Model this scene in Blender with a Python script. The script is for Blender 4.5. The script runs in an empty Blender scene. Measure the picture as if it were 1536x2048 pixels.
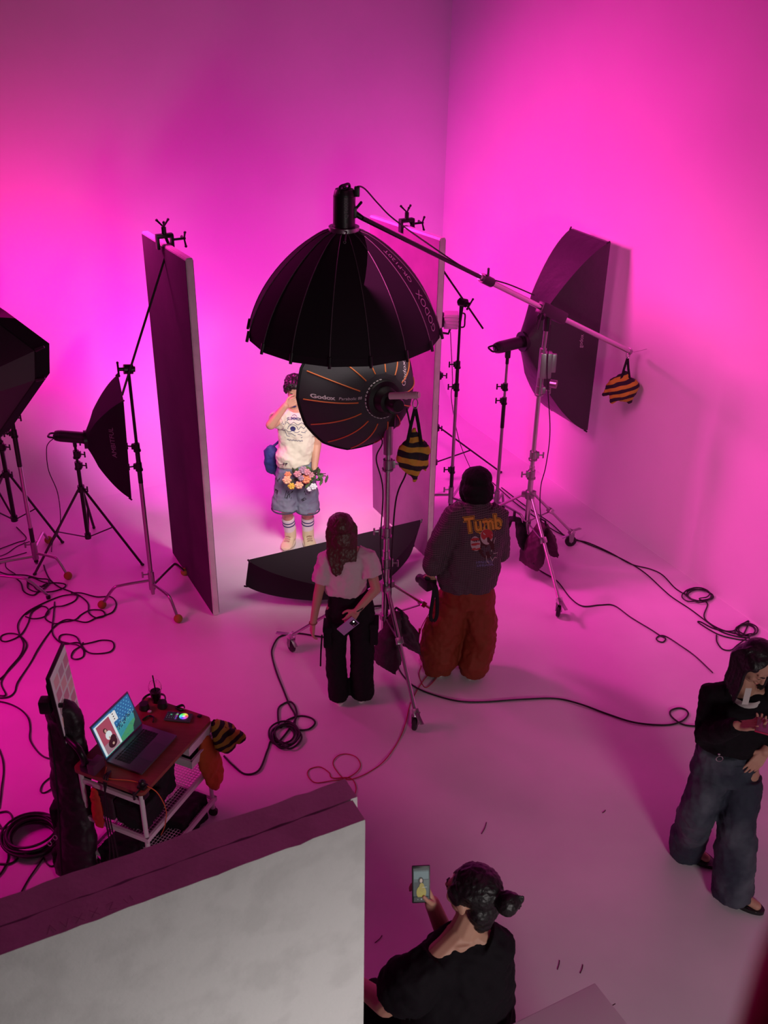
import bpy, bmesh, math, random
from mathutils import Vector, Matrix, Quaternion, noise
from mathutils.bvhtree import BVHTree
random.seed(7)
S = bpy.context.scene
COL = S.collection
V = Vector
# ------------------------------------------------------------------ camera
FPX, CAM_H, PITCH, ROLL = 2069.0, 5.0, math.radians(28.9), math.radians(1.0)
FW = V((0, math.cos(PITCH), -math.sin(PITCH)))
_rt = V((1, 0, 0)); _up = _rt.cross(FW)
RT = _rt*math.cos(ROLL) + _up*math.sin(ROLL)
UP = -_rt*math.sin(ROLL) + _up*math.cos(ROLL)
CAM = V((0, 0, CAM_H))
cd = bpy.data.cameras.new('camera'); cam = bpy.data.objects.new('camera', cd); COL.objects.link(cam)
cam.matrix_world = Matrix(((RT.x, UP.x, -FW.x, 0), (RT.y, UP.y, -FW.y, 0), (RT.z, UP.z, -FW.z, CAM_H), (0, 0, 0, 1)))
cd.sensor_fit = 'HORIZONTAL'; cd.sensor_width = 36; cd.lens = 36*FPX/1536
cd.clip_start = .02; cd.clip_end = 60
cd.dof.use_dof = True; cd.dof.focus_distance = 7.5; cd.dof.aperture_fstop = 13
S.camera = cam

def ray(px, py): return FW + RT*((px-768)/FPX) - UP*((py-1024)/FPX)
def F(px, py, z=0.0):            # the floor (or height z) point seen there
    d = ray(px, py); return CAM + d*((z-CAM_H)/d.z)
def A(px, py, y):                # the point at distance y into the room
    d = ray(px, py); return CAM + d*(y/d.y)
U = V((.883, .4695, 0)).normalized()      # along the back wall, to the right
W = V((-.4695, .883, 0)).normalized()     # along the right wall, away from the camera
CORNER = V((.618, 11.98, 0))
def R(u, v, z=0.0): return CORNER + U*u + W*v + V((0, 0, z))   # room coordinates from the back right corner

# ------------------------------------------------------------------ exposure, world
S.view_settings.view_transform = 'Standard'; S.view_settings.look = 'None'
S.view_settings.exposure = 0.0; S.view_settings.gamma = 1.0
S.view_settings.use_curve_mapping = False
wd = bpy.data.worlds.new('world'); S.world = wd; wd.use_nodes = True
wd.node_tree.nodes['Background'].inputs[0].default_value = (.5, .1, .3, 1)
wd.node_tree.nodes['Background'].inputs[1].default_value = .02
try:
    S.cycles.max_bounces = 7; S.cycles.diffuse_bounces = 5; S.cycles.glossy_bounces = 3
    S.cycles.transmission_bounces = 5; S.cycles.sample_clamp_indirect = 6
    S.cycles.use_denoising = True
    S.cycles.caustics_reflective = False; S.cycles.caustics_refractive = False
except Exception: pass

# ------------------------------------------------------------------ lights
def area(name, loc, target, size, power, color, size_y=None, spread=180, shape=None):
    l = bpy.data.lights.new(name, 'AREA'); l.energy = power; l.color = color; l.size = size
    l.shape = shape or ('RECTANGLE' if size_y else 'SQUARE')
    if size_y: l.size_y = size_y
    l.spread = math.radians(spread)
    o = bpy.data.objects.new(name, l); COL.objects.link(o)
    o.location = loc; o.rotation_euler = (V(target)-V(loc)).to_track_quat('-Z', 'Y').to_euler()
    return o
def spot(name, loc, target, power, color, deg, blend=1.0, rad=.1):
    l = bpy.data.lights.new(name, 'SPOT'); l.energy = power; l.color = color
    l.spot_size = math.radians(deg); l.spot_blend = blend; l.shadow_soft_size = rad
    o = bpy.data.objects.new(name, l); COL.objects.link(o)
    o.location = loc; o.rotation_euler = (V(target)-V(loc)).to_track_quat('-Z', 'Y').to_euler()
    return o
MAG = (1., .0, .38); VIO = (1., .02, .74); PNK = (1., .03, .47)
area('back_wall_key_left', R(-5.35, -1.7, 2.0), R(-4.8, 0, 2.3), .8, 42, MAG, .8, spread=110)
area('softbox_glow_left', A(262, 860, 8.5)+U*.06, R(-2.7, 0, 1.2), .45, 38, VIO, .75, spread=140)
_vp = A(902, 640, 9.75)
area('video_glow_right', _vp+(U*-.9+W*.5)*.13, R(-.6, 0, 1.6), .12, 18, VIO)
area('right_wall_wash', R(-4.6, -1.3, 4.2), R(0, -3.4, 1.5), 1.0, 112, PNK, spread=90)
area('right_wall_fill', R(-3.0, -4.6, 3.5), R(-.1, -4.2, 1.1), 1.0, 17, (1, .10, .50), spread=80)  # added lamp without a fixture, lifts the lower right wall
area('left_floor_wash', R(-7.4, -3.6, 2.6), R(-5.0, -3.9, 0), 1.4, 26, MAG, spread=90)  # added unseen lamp that brightens the left floor
area('model_key', V((-.27, 6.75, 2.70)), V((-.45, 7.4, 0)), .9, 2.6, (1, .93, .85), spread=110)
area('parabolic_key', V((-.33, 6.88, 2.1)), V((-.8, 8.4, .6)), .7, 8.5, (1, .9, .85), spread=75)
area('mezzanine_lamp', V((1.5, -.3, 2.0)), V((-.35, 1.8, 2.1)), .5, 6, (1, .95, .92), spread=80)
area('mezzanine_ambient', V((2.6, -1.2, 2.6)), V((1.6, 3.5, .3)), 1.0, 20, (1, .88, .88), spread=90)
area('overhead_wash', R(-3.5, -8, 6.2), R(-3.5, -8, 0), 3.0, 16, (1, .12, .45))


# ------------------------------------------------------------------ materials
MATS = {}
def mat(name, col, rough=.6, metal=0., bump=None, var=None, sheen=0., alpha=1., trans=0., emit=None, spec=.5):
    if name in MATS: return MATS[name]
    m = bpy.data.materials.new(name); m.use_nodes = True; MATS[name] = m
    nt = m.node_tree; b = nt.nodes['Principled BSDF']
    c = tuple(col)+(1,) if len(col) == 3 else col
    b.inputs['Base Color'].default_value = c
    b.inputs['Roughness'].default_value = rough; b.inputs['Metallic'].default_value = metal
    b.inputs['Specular IOR Level'].default_value = spec
    if sheen: b.inputs['Sheen Weight'].default_value = sheen
    if trans: b.inputs['Transmission Weight'].default_value = trans
    if alpha < 1: b.inputs['Alpha'].default_value = alpha
    if emit: b.inputs['Emission Color'].default_value = tuple(emit[0])+(1,); b.inputs['Emission Strength'].default_value = emit[1]
    tc = nt.nodes.new('ShaderNodeTexCoord')
    if var:                       # (scale, second colour, contrast low, high)
        n = nt.nodes.new('ShaderNodeTexNoise'); n.inputs['Scale'].default_value = var[0]; n.inputs['Detail'].default_value = 6
        r = nt.nodes.new('ShaderNodeValToRGB'); r.color_ramp.elements[0].position = var[2]; r.color_ramp.elements[1].position = var[3]
        r.color_ramp.elements[0].color = c; r.color_ramp.elements[1].color = tuple(var[1])+(1,)
        nt.links.new(tc.outputs['Object'], n.inputs['Vector']); nt.links.new(n.outputs['Fac'], r.inputs[0])
        nt.links.new(r.outputs[0], b.inputs['Base Color'])
    if bump:                      # (scale, strength, distance)
        n = nt.nodes.new('ShaderNodeTexNoise'); n.inputs['Scale'].default_value = bump[0]; n.inputs['Detail'].default_value = 5
        k = nt.nodes.new('ShaderNodeBump'); k.inputs['Strength'].default_value = bump[1]; k.inputs['Distance'].default_value = bump[2] if len(bump) > 2 else .01
        nt.links.new(tc.outputs['Object'], n.inputs['Vector']); nt.links.new(n.outputs['Fac'], k.inputs['Height'])
        nt.links.new(k.outputs[0], b.inputs['Normal'])
    return m
def node(m, t, **kw):
    n = m.node_tree.nodes.new(t)
    for k, v in kw.items():
        if k.startswith('i_'): n.inputs[k[2:].replace('_', ' ')].default_value = v
        else: setattr(n, k, v)
    return n
PLASTER = mat('white_painted_plaster', (.80, .80, .80), .75, bump=(3, .15, .02), var=(1.3, (.76, .76, .77), .35, .7))
FLOORM = mat('white_painted_floor', (.78, .78, .79), .38, bump=(2.2, .25, .01), var=(1.1, (.66, .66, .68), .4, .75))
BLACKF = mat('black_nylon_fabric', (.012, .011, .014), .75, bump=(60, .2, .003), spec=.25)
GREYF = mat('charcoal_fabric', (.055, .052, .06), .8, bump=(60, .2, .003), spec=.3)
BLACKP = mat('black_plastic', (.012, .012, .013), .38)
BLACKM = mat('black_painted_metal', (.014, .013, .015), .35, .3)
CHROME = mat('brushed_steel', (.62, .60, .62), .28, 1.)
DCHROME = mat('dull_steel', (.42, .40, .42), .36, 1.)
RUBBER = mat('black_rubber', (.01, .01, .011), .55)
CABLE = mat('black_cable_sheath', (.010, .009, .011), .5)
REDC = mat('red_cable_sheath', (.42, .04, .05), .45)
TENNIS = mat('yellow_felt', (.30, .27, .03), .9, bump=(150, .5, .003))
FOAMW = mat('white_foam_board', (.78, .77, .76), .8, bump=(60, .4, .004), var=(9, (.70, .69, .68), .45, .62))
FOAMD = mat('black_painted_foam', (.060, .038, .055), .8, bump=(25, .3, .004), var=(3, (.040, .026, .038), .3, .7))
YELF = mat('yellow_webbing', (.75, .36, .03), .7, bump=(90, .3, .003))
ORAF = mat('orange_nylon', (.80, .17, .03), .7, bump=(60, .3, .003))
SKIN = mat('skin', (.62, .34, .24), .55, var=(9, (.56, .29, .20), .4, .7))
HAIRB = mat('black_hair', (.010, .008, .009), .42, bump=(70, .6, .006))
HAIRR = mat('dark_auburn_hair', (.075, .018, .016), .40, bump=(70, .6, .006))
WHITEP = mat('white_powder_coat', (.72, .70, .72), .4)
WHITEF = mat('diffusion_cloth', (.8, .8, .8), .9)

# ------------------------------------------------------------------ mesh builder
class MB:
    def __init__(s): s.bm = bmesh.new(); s.m = 0
    def _f(s, vs):
        try: f = s.bm.faces.new(vs); f.material_index = s.m; return f
        except ValueError: return None
    def loft(s, rings, closed=True, cap=True):
        L = [[s.bm.verts.new(p) for p in r] for r in rings]; n = len(L[0])
        for a, b in zip(L, L[1:]):
            for i in range(n if closed else n-1):
                s._f((a[i], a[(i+1) % n], b[(i+1) % n], b[i]))
        if cap and closed: s._f(L[0][::-1]); s._f(L[-1])
        return s
    def tube(s, pts, r, seg=8, wd=None, rb=None):
        pts = [V(p) for p in pts]; n = len(pts)
        ra = r if isinstance(r, (list, tuple)) else [r]*n
        rb = ra if rb is None else (rb if isinstance(rb, (list, tuple)) else [rb]*n)
        rings = []; w0 = V(wd) if wd else None
        for i, p in enumerate(pts):
            t = (pts[min(i+1, n-1)]-pts[max(i-1, 0)]).normalized()
            if w0 is None:
                w0 = t.orthogonal()
            w = w0 - t*w0.dot(t)
            if w.length < 1e-4: w = t.orthogonal()
            w.normalize(); d = t.cross(w)
            if wd is None: w0 = w
            rings.append([p + w*ra[i]*math.cos(a) + d*rb[i]*math.sin(a) for a in [2*math.pi*k/seg for k in range(seg)]])
        return s.loft(rings)
    def cyl(s, a, b, r, r2=None, seg=16): return s.tube([a, b], [r, r if r2 is None else r2], seg)
    def box(s, c, size, X=(1, 0, 0), Y=(0, 1, 0), Z=None, bev=0.):
        c = V(c); X = V(X).normalized(); Y = V(Y); Y = (Y-X*Y.dot(X)).normalized(); Z = X.cross(Y) if Z is None else V(Z)
        sx, sy, sz = [q/2 for q in size]
        vs = [s.bm.verts.new(c+X*a*sx+Y*b*sy+Z*e*sz) for a in (-1, 1) for b in (-1, 1) for e in (-1, 1)]
        fs = [s._f([vs[i] for i in q]) for q in ((0, 1, 3, 2), (4, 6, 7, 5), (0, 4, 5, 1), (2, 3, 7, 6), (0, 2, 6, 4), (1, 5, 7, 3))]
        if bev:
            es = list({e for f in fs for e in f.edges})
            bmesh.ops.bevel(s.bm, geom=es, offset=bev, segments=2, affect='EDGES', profile=.6)
        return s
    def ell(s, c, r, X=(1, 0, 0), Z=(0, 0, 1), sub=2):
        X = V(X).normalized(); Z = V(Z); Z = (Z-X*Z.dot(X)).normalized(); Y = Z.cross(X)
        r = (r, r, r) if isinstance(r, (int, float)) else r
        g = bmesh.ops.create_icosphere(s.bm, subdivisions=sub, radius=1)
        for v in g['verts']:
            q = v.co; v.co = V(c)+X*q.x*r[0]+Y*q.y*r[1]+Z*q.z*r[2]
        for f in {f for v in g['verts'] for f in v.link_faces}: f.material_index = s.m
        return s
    def cap(s, a, b, r, r2=None):                      # tapered limb with round ends
        r2 = r if r2 is None else r2
        s.ell(a, r); s.ell(b, r2); s.tube([a, b], [r, r2], 12); return s
    def poly(s, pts, thick):                           # planar outline with a thickness vector
        a = [s.bm.verts.new(V(p)) for p in pts]; b = [s.bm.verts.new(V(p)+V(thick)) for p in pts]
        s._f(a[::-1]); s._f(b)
        for i in range(len(a)): s._f((a[i], a[(i+1) % len(a)], b[(i+1) % len(a)], b[i]))
        return s
    def quad(s, *p): s._f([s.bm.verts.new(V(q)) for q in p]); return s
    def done(s, name, m, parent=None, smooth=True, mods=None, bake=True, rec=True, ang=40):
        if rec: bmesh.ops.recalc_face_normals(s.bm, faces=s.bm.faces)
        me = bpy.data.meshes.new(name); s.bm.to_mesh(me); s.bm.free()
        for q in (m if isinstance(m, (list, tuple)) else [m]): me.materials.append(q)
        o = bpy.data.objects.new(name, me); COL.objects.link(o)
        if mods:
            mods(o)
            bpy.context.view_layer.update()
            dg = bpy.context.evaluated_depsgraph_get()
            nm = bpy.data.meshes.new_from_object(o.evaluated_get(dg)); o.modifiers.clear()
            o.data = nm; nm.name = name
        if smooth:
            o.data.polygons.foreach_set('use_smooth', [True]*len(o.data.polygons))
            if not mods: o.data.set_sharp_from_angle(angle=math.radians(ang))
        if parent is not None: adopt(o, parent)
        return o
def adopt(o, p):
    o.parent = p
    if p.type == 'EMPTY': o.matrix_parent_inverse = Matrix.Translation(-V(p['_b'])) if '_b' in p else Matrix.Translation(-p.location)
def tag(o, label, cat, group=None):
    o['label'] = label; o['category'] = cat
    if group: o['group'] = group
    return o
def thing(name, loc, label, cat, group=None):
    o = bpy.data.objects.new(name, None); COL.objects.link(o); o.location = V(loc); o.empty_display_size = .1
    return tag(o, label, cat, group)
def struct(o): o['kind'] = 'structure'; return o
def remesh(vox, smooth=4, disp=None, dec=None):
    def f(o):
        r = o.modifiers.new('r', 'REMESH'); r.mode = 'VOXEL'; r.voxel_size = vox
        k = o.modifiers.new('s', 'SMOOTH'); k.iterations = smooth; k.factor = .5
        for j, (sc, st) in enumerate(disp or []):
            t = bpy.data.textures.new('folds', 'CLOUDS'); t.noise_scale = sc
            d = o.modifiers.new('d%d' % j, 'DISPLACE'); d.texture = t; d.strength = st; d.mid_level = .5
    return f
def spline(pts, k=8, closed=False):
    pts = [V(p) for p in pts]; n = len(pts); out = []
    rng = range(n if closed else n-1)
    for i in rng:
        g = (lambda j: pts[j % n]) if closed else (lambda j: pts[max(0, min(n-1, j))])
        p0, p1, p2, p3 = g(i-1), g(i), g(i+1), g(i+2)
        for q in range(k):
            t = q/k
            out.append(.5*((2*p1)+(p2-p0)*t+(2*p0-5*p1+4*p2-p3)*t*t+(3*p1-p0-3*p2+p3)*t**3))
    if not closed: out.append(pts[-1])
    return out
# flat marks (lettering, prints) laid on a surface
def text2d(txt, size=1., bold=0., shear=0., sx=1.):
    c = bpy.data.curves.new('t', 'FONT'); c.body = txt; c.size = size; c.align_x = 'CENTER'; c.align_y = 'CENTER'
    c.offset = bold; c.shear = shear
    o = bpy.data.objects.new('t', c); COL.objects.link(o); bpy.context.view_layer.update()
    me = bpy.data.meshes.new_from_object(o.evaluated_get(bpy.context.evaluated_depsgraph_get()))
    vs = [(v.co.x*sx, v.co.y) for v in me.vertices]; fs = [tuple(p.vertices) for p in me.polygons]
    bpy.data.objects.remove(o); bpy.data.meshes.remove(me)
    return vs, fs
def strokes2d(lines, w):
    vs, fs = [], []
    for ln in lines:
        for (x0, y0), (x1, y1) in zip(ln, ln[1:]):
            dx, dy = x1-x0, y1-y0; L = math.hypot(dx, dy) or 1; nx, ny = -dy/L*w/2, dx/L*w/2; ex, ey = dx/L*w*.4, dy/L*w*.4
            b = len(vs); vs += [(x0+nx-ex, y0+ny-ey), (x1+nx+ex, y1+ny+ey), (x1-nx+ex, y1-ny+ey), (x0-nx-ex, y0-ny-ey)]
            fs.append((b, b+1, b+2, b+3))
    return vs, fs
def disc2d(cx, cy, rx, ry=None, n=20, rot=0):
    ry = ry or rx; c, s_ = math.cos(rot), math.sin(rot)
    vs = [(cx, cy)]+[(cx+rx*math.cos(a)*c-ry*math.sin(a)*s_, cy+rx*math.cos(a)*s_+ry*math.sin(a)*c) for a in [2*math.pi*i/n for i in range(n)]]
    return vs, [(0, i+1, (i+1) % n+1) for i in range(n)]
def join2d(*parts):
    vs, fs = [], []
    for v, f in parts:
        b = len(vs); vs += v; fs += [tuple(i+b for i in q) for q in f]
    return vs, fs
def decal(name, shp, org, X, Y, target, m, parent, off=.002, warp=None):
    X = V(X).normalized(); Y = V(Y); Y = (Y-X*Y.dot(X)).normalized(); N = X.cross(Y)
    tree = None
    if target is not None:
        tree = BVHTree.FromPolygons([v.co for v in target.data.vertices], [tuple(p.vertices) for p in target.data.polygons])
    mb = MB(); vs = []
    for x, y in shp[0]:
        if warp: x, y = warp(x, y)
        p = V(org)+X*x+Y*y
        if tree:
            h = tree.ray_cast(p+N*.6, -N, 1.3)
            if h[0] is not None:
                p = h[0]+N*off
        vs.append(mb.bm.verts.new(p))
    for f in shp[1]:
        if len(set(f)) > 2:
            try: mb.bm.faces.new([vs[i] for i in f])
            except ValueError: pass
    return mb.done(name, m, parent, smooth=False, rec=False)

# ================================================================== the room
CR = .75; UL, VF, HC = -8.5, -13.6, 6.6        # cove radius, left end, front end, ceiling
def cove_prof(n=14):
    return [(-CR+CR*math.sin(a), CR-CR*math.cos(a)) for a in [math.pi/2*i/n for i in range(n+1)]]
m = MB()
m.box(R(UL/2-.1, (VF-CR)/2, -.06), (-UL+.4, abs(VF)-CR, .12), U, W)
m.done('floor', FLOORM, smooth=False); struct(bpy.data.objects['floor'])
m = MB(); prof = cove_prof()+[(0, HC)]
m.loft([[R(u, v, z) for v, z in prof]+[R(u, .25, HC), R(u, .25, -.12), R(u, -CR, -.12)] for u in (UL-.2, .2)])
struct(m.done('wall_back', PLASTER, ang=20))
m = MB(); m.box(R(.1, VF/2+.1, HC/2), (.2, abs(VF)+.2, HC), U, W); struct(m.done('wall_right', PLASTER, smooth=False))
m = MB(); m.box(R(UL-.1, VF/2+.1, HC/2), (.2, abs(VF)+.2, HC), U, W); struct(m.done('wall_left', mat('low_bounce_grey', (.16, .15, .16), .9), smooth=False))  # unseen wall, coloured dark to cut the bounced light
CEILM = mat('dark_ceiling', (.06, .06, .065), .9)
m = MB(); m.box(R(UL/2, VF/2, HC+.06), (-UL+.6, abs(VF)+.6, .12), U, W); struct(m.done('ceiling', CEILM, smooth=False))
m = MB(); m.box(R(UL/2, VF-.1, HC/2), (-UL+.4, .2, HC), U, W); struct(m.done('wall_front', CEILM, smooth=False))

# ================================================================== foam flats
def flat(name, corners, tv, mface, medge, label, cat='foam board', grp=None, knobs=True):
    """corners: bottom near, bottom far, top far, top near of the left face; tv: thickness"""
    b = sum((V(c) for c in corners[:2]), V())/2
    t = thing(name, b, label, cat, grp)
    m = MB(); m.poly(corners, tv); bmesh.ops.bevel(m.bm, geom=list(m.bm.edges), offset=.006, segments=2, affect='EDGES')
    core = m.done('foam_core', medge, t)
    e = V(tv).normalized()*.004
    if mface:
        m = MB()
        c = [V(q) for q in corners]; g = sum(c, V())/4
        for sgn in (0, 1):
            cc = [q+(g-q)*.012 + ((V(tv)+e*.4) if sgn else -e*.9) for q in c]
            m.poly(cc, e*.5)
        m.done('painted_face', mface, t, smooth=False)
    return t
bL = V((-1.42, 7.19, 0)); T = U*.052
fl = flat('foam_flat', [bL, bL+W*1.12, bL+W*1.12+V((0, 0, 2.97)), bL+V((0, 0, 3.03))], T, FOAMD, FOAMW,
     'tall dark faced foam board with white edge standing left of the person holding flowers')
bR = V((.405, 8.16, 0))
fr = flat('foam_flat', [bR, bR+W*1.10, bR+W*1.14+V((-.04, 0, 2.90)), bR+V((0, 0, 2.96))], T, mat('glow_tinted_foam', (.26, .12, .24), .8, bump=(25, .3, .004), var=(2.2, (.17, .08, .17), .3, .7)), FOAMW,  # purple in the base colour stands in for magenta glow on the face
     'tall purple lit foam board with white edge, right of the dome softbox')
# pencilled marks at the foot of the left one
# ------------------------------------------------------------------ two near foam boards
def nearboard(p, L, thick, ztop, label):
    a = V((p.x, p.y, .0)); b = a-U*L; th = -W*thick
    t = thing('foam_flat', (a+b)/2, label, 'foam board')
    m = MB(); n = 60
    rows = []
    for i in range(n+1):
        k = i/n; q = a+(b-a)*k
        j = (noise.noise(V((k*40, p.y*5, 1)))*.006+noise.noise(V((k*9, p.y*5, 7)))*.006)
        j2 = (noise.noise(V((k*55, p.y*9, 3)))*.005)
        rows.append([q+V((0, 0, ztop+j)), q+th+V((0, 0, ztop+j2-.004)), q+th*1.02+V((0, 0, ztop-.02)), q+th, q])
    m.loft(rows)
    m.done('foam_core', FOAMW, t, ang=30)
    return t
ZN = 3.0
p1 = F(693, 1566, ZN); p2 = F(703, 1607, ZN)
nearboard(F(690, 1556, ZN), 2.2, .075, ZN, 'plum lit foam board in the foreground, the farther of the two placed together')
nb = nearboard(F(697, 1603, ZN)+U*.012, 2.2, .074, ZN, 'large white foam board filling the bottom left corner, nearest the viewer')
m = MB()
pen = mat('pencil', (.42, .36, .38), .8)
mk = []
for i, s_ in enumerate(['M', 'V', 'X', 'X', 'Z', 'N']):
    pass
o0 = F(95, 1868, ZN+.003)
mk = strokes2d([[(0, 0), (.012, .03), (.024, 0)], [(.04, .03), (.052, 0), (.064, .03)], [(.08, .03), (.105, 0)], [(.08, 0), (.105, .03)],
                [(.125, .03), (.15, 0)], [(.125, 0), (.15, .03)], [(.175, .028), (.195, .03), (.178, .005), (.2, .0)], [(.225, .025), (.232, .005)], [(.245, .03), (.25, .01)]], .0018)
mk = ([(x*.8, y*.75) for x, y in mk[0]], mk[1])
decal('pencil_mark', mk, o0, U, W, None, pen, nb)
# ------------------------------------------------------------------ white plinth below the viewer
PZ = 1.15
c0 = F(1190, 1965, PZ)
t = thing('plinth', c0-W*.5-U*.4, 'low white boxy plinth at the bottom edge, right of the seated person in black', 'plinth')
m = MB(); m.box(c0-U*.5-W*.4+V((0, 0, -PZ/2)), (1.0, .8, PZ), U, W, bev=.006); m.done('body', mat('white_paint', (.72, .71, .72), .6, bump=(5, .2, .01)), t)
# ------------------------------------------------------------------ unidentified crimson blur right at the lens edge, built in the shape of a strap
m = MB()
q0 = CAM+ray(1612, 1880)*.16; q1 = CAM+ray(1556, 2060)*.15; q2 = CAM+ray(1500, 2300)*.14
m.tube(spline([CAM+ray(1740, 1650)*.15, q0, q1, q2], 8), .0056, 20)
tag(m.done('strap', mat('crimson_blur', (1, .05, .22), .7, bump=(60, .3, .002))), 'crimson out of focus shape at the lower right corner', 'strap')

# ================================================================== stands
def knob(mb, p, d, L=.05, r=.008):
    d = V(d).normalized(); p = V(p); q = p+d*L; s_ = d.cross(V((0, 0, 1))).normalized()
    mb.cyl(p, q, r*.7, seg=8); mb.tube([q-V((0, 0, .02)), q+V((0, 0, .02))], [r*.8, r*.8], 8); mb.ell(q+V((0, 0, .022)), r, sub=1); mb.ell(q-V((0, 0, .022)), r, sub=1)
def pole(t, b, sections, mats, lean=V((0, 0, 0))):
    """sections: (z0, z1, radius, material index)"""
    for i, (z0, z1, r, k) in enumerate(sections):
        m = MB(); m.cyl(V((b.x, b.y, z0))+lean*z0, V((b.x, b.y, z1))+lean*z1, r, seg=18); m.done('pole', mats[k], t)
def collars(t, b, zs, r, mt, dirs, h=.07):
    for i, z in enumerate(zs):
        m = MB(); m.cyl(b+V((0, 0, z-h/2)), b+V((0, 0, z+h/2)), r*1.5, seg=16); m.cyl(b+V((0, 0, z-h/2-.012)), b+V((0, 0, z-h/2)), r*1.85, seg=16)
        m.box(b+V((0, 0, z))+V(dirs[i % len(dirs)]).normalized()*r*1.7, (.03, .03, h*.8), bev=.004)
        c = m.done('collar', mt, t)
        m = MB(); knob(m, b+V((0, 0, z))+V(dirs[i % len(dirs)]).normalized()*r*1.5, dirs[i % len(dirs)], .055, .009); m.done('knob', mt, c)
def caster(t, p, out, mt):
    out = V(out).normalized(); sd = V((-out.y, out.x, 0))
    ax = (sd*.8+out*.6).normalized(); fwd = V((-ax.y, ax.x, 0))
    m = MB(); c = p+V((0, 0, .055))
    prof = [(-.016, .030), (-.014, .048), (-.008, .054), (.008, .054), (.014, .048), (.016, .030)]
    m.loft([[c+ax*x+(fwd*math.cos(a)+V((0, 0, 1))*math.sin(a))*r for a in [2*math.pi*k/24 for k in range(24)]] for x, r in prof])
    w = m.done('caster_wheel', RUBBER, t)
    m = MB()
    for s_ in (-1, 1): m.poly([c+ax*.021*s_+fwd*-.018, c+ax*.021*s_+fwd*.018, c+ax*.021*s_+fwd*.026+V((0, 0, .075)), c+ax*.021*s_-fwd*.026+V((0, 0, .075))], ax*.004*s_)
    m.box(c+V((0, 0, .078)), (.055, .05, .012), ax, fwd, bev=.003); m.cyl(c-ax*.028, c+ax*.028, .008, seg=10)
    m.cyl(c+V((0, 0, .08)), c+V((0, 0, .12)), .013, seg=12)
    m.box(c+fwd*.05+V((0, 0, .055)), (.03, .08, .006), ax, fwd+V((0, 0, -.5)), bev=.002)
    m.done('caster_fork', mt, w)
def roller_stand(name, b, feet, crown, sections, label, cz, dirs, zs, cr=.03, low=.12, struts=True):
    t = thing(name, (b.x, b.y, 0), label, 'light stand')
    pole(t, b, sections, [CHROME, DCHROME, BLACKM])
    collars(t, b, zs, cr*.8, DCHROME, dirs)
    m = MB(); m.cyl(b+V((0, 0, crown-.04)), b+V((0, 0, crown+.03)), cr*1.45, seg=20); m.cyl(b+V((0, 0, crown-.30)), b+V((0, 0, crown-.26)), cr*1.4, seg=20)
    for f in feet:
        d = (V(f)-b); d.z = 0; d.normalize(); m.box(b+d*cr*1.7+V((0, 0, crown-.01)), (.05, .034, .05), d, V((-d.y, d.x, 0)), bev=.004)
    m.done('crown', DCHROME, t)
    for f in feet:
        f = V(f); d = f-b; d.z = 0; L = d.length; d.normalize(); sd = V((-d.y, d.x, 0))
        a = b+d*cr*2+V((0, 0, crown-.01)); e = V((f.x, f.y, .15))
        m = MB(); m.tube([a, e], [.016, .016], 12, wd=sd, rb=[.012, .012]); m.box(e, (.06, .045, .05), (e-a), sd, bev=.006)
        m.box(a+(e-a)*.42, (.05, .05, .045), (e-a), sd, bev=.005)
        lg = m.done('leg', CHROME, t)
        m = MB(); m.tube([b+d*cr*1.4+V((0, 0, crown-.28)), a+(e-a)*.42+V((0, 0, -.01))], [.009]*2, 8, wd=sd, rb=[.005]*2); m.done('brace', DCHROME, lg)
        m = MB(); m.box(e+d*.07+V((0, 0, .005)), (.12, .03, .008), d+V((0, 0, -.15)), sd, bev=.003); m.done('brake_lever', DCHROME, lg)
        caster(lg if False else t, V((f.x, f.y, 0)), d, DCHROME)
    return t
def light_stand(b, feet, crown, low, top, label, mt=BLACKM, knobdir=(1, -.3, 0), zs=(), r=.016):
    t = thing('light_stand', (b.x, b.y, 0), label, 'light stand')
    pole(t, b, [(low, crown+.25, r*1.15, 0), (crown+.2, top*.72, r, 0), (top*.7, top, r*.75, 0)], [mt])
    collars(t, b, list(zs), r*1.1, BLACKP, [knobdir], .06)
    m = MB(); m.cyl(b+V((0, 0, crown-.03)), b+V((0, 0, crown+.03)), r*2, seg=16); m.cyl(b+V((0, 0, low)), b+V((0, 0, low+.05)), r*1.8, seg=16)
    knob(m, b+V((0, 0, crown)), knobdir, .06, .009)
    m.done('crown', BLACKP, t)
    for f in feet:
        f = V(f); d = f-b; d.z = 0; L = d.length; d.normalize(); sd = V((-d.y, d.x, 0))
        a = b+d*r*2+V((0, 0, crown)); e = V((f.x, f.y, .012))
        m = MB(); m.tube([a, e], [.013, .013], 10, wd=sd, rb=[.009, .009])
        lg = m.done('leg', mt, t)
        m = MB(); m.ell(e, (.02, .016, .012), X=d); m.done('rubber_foot', RUBBER, lg)
        m = MB(); m.tube([b+d*r*1.5+V((0, 0, low+.025)), a+(e-a)*.5], [.010]*2, 8, wd=sd, rb=[.006]*2); m.done('brace', mt, lg)
    return t
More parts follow.
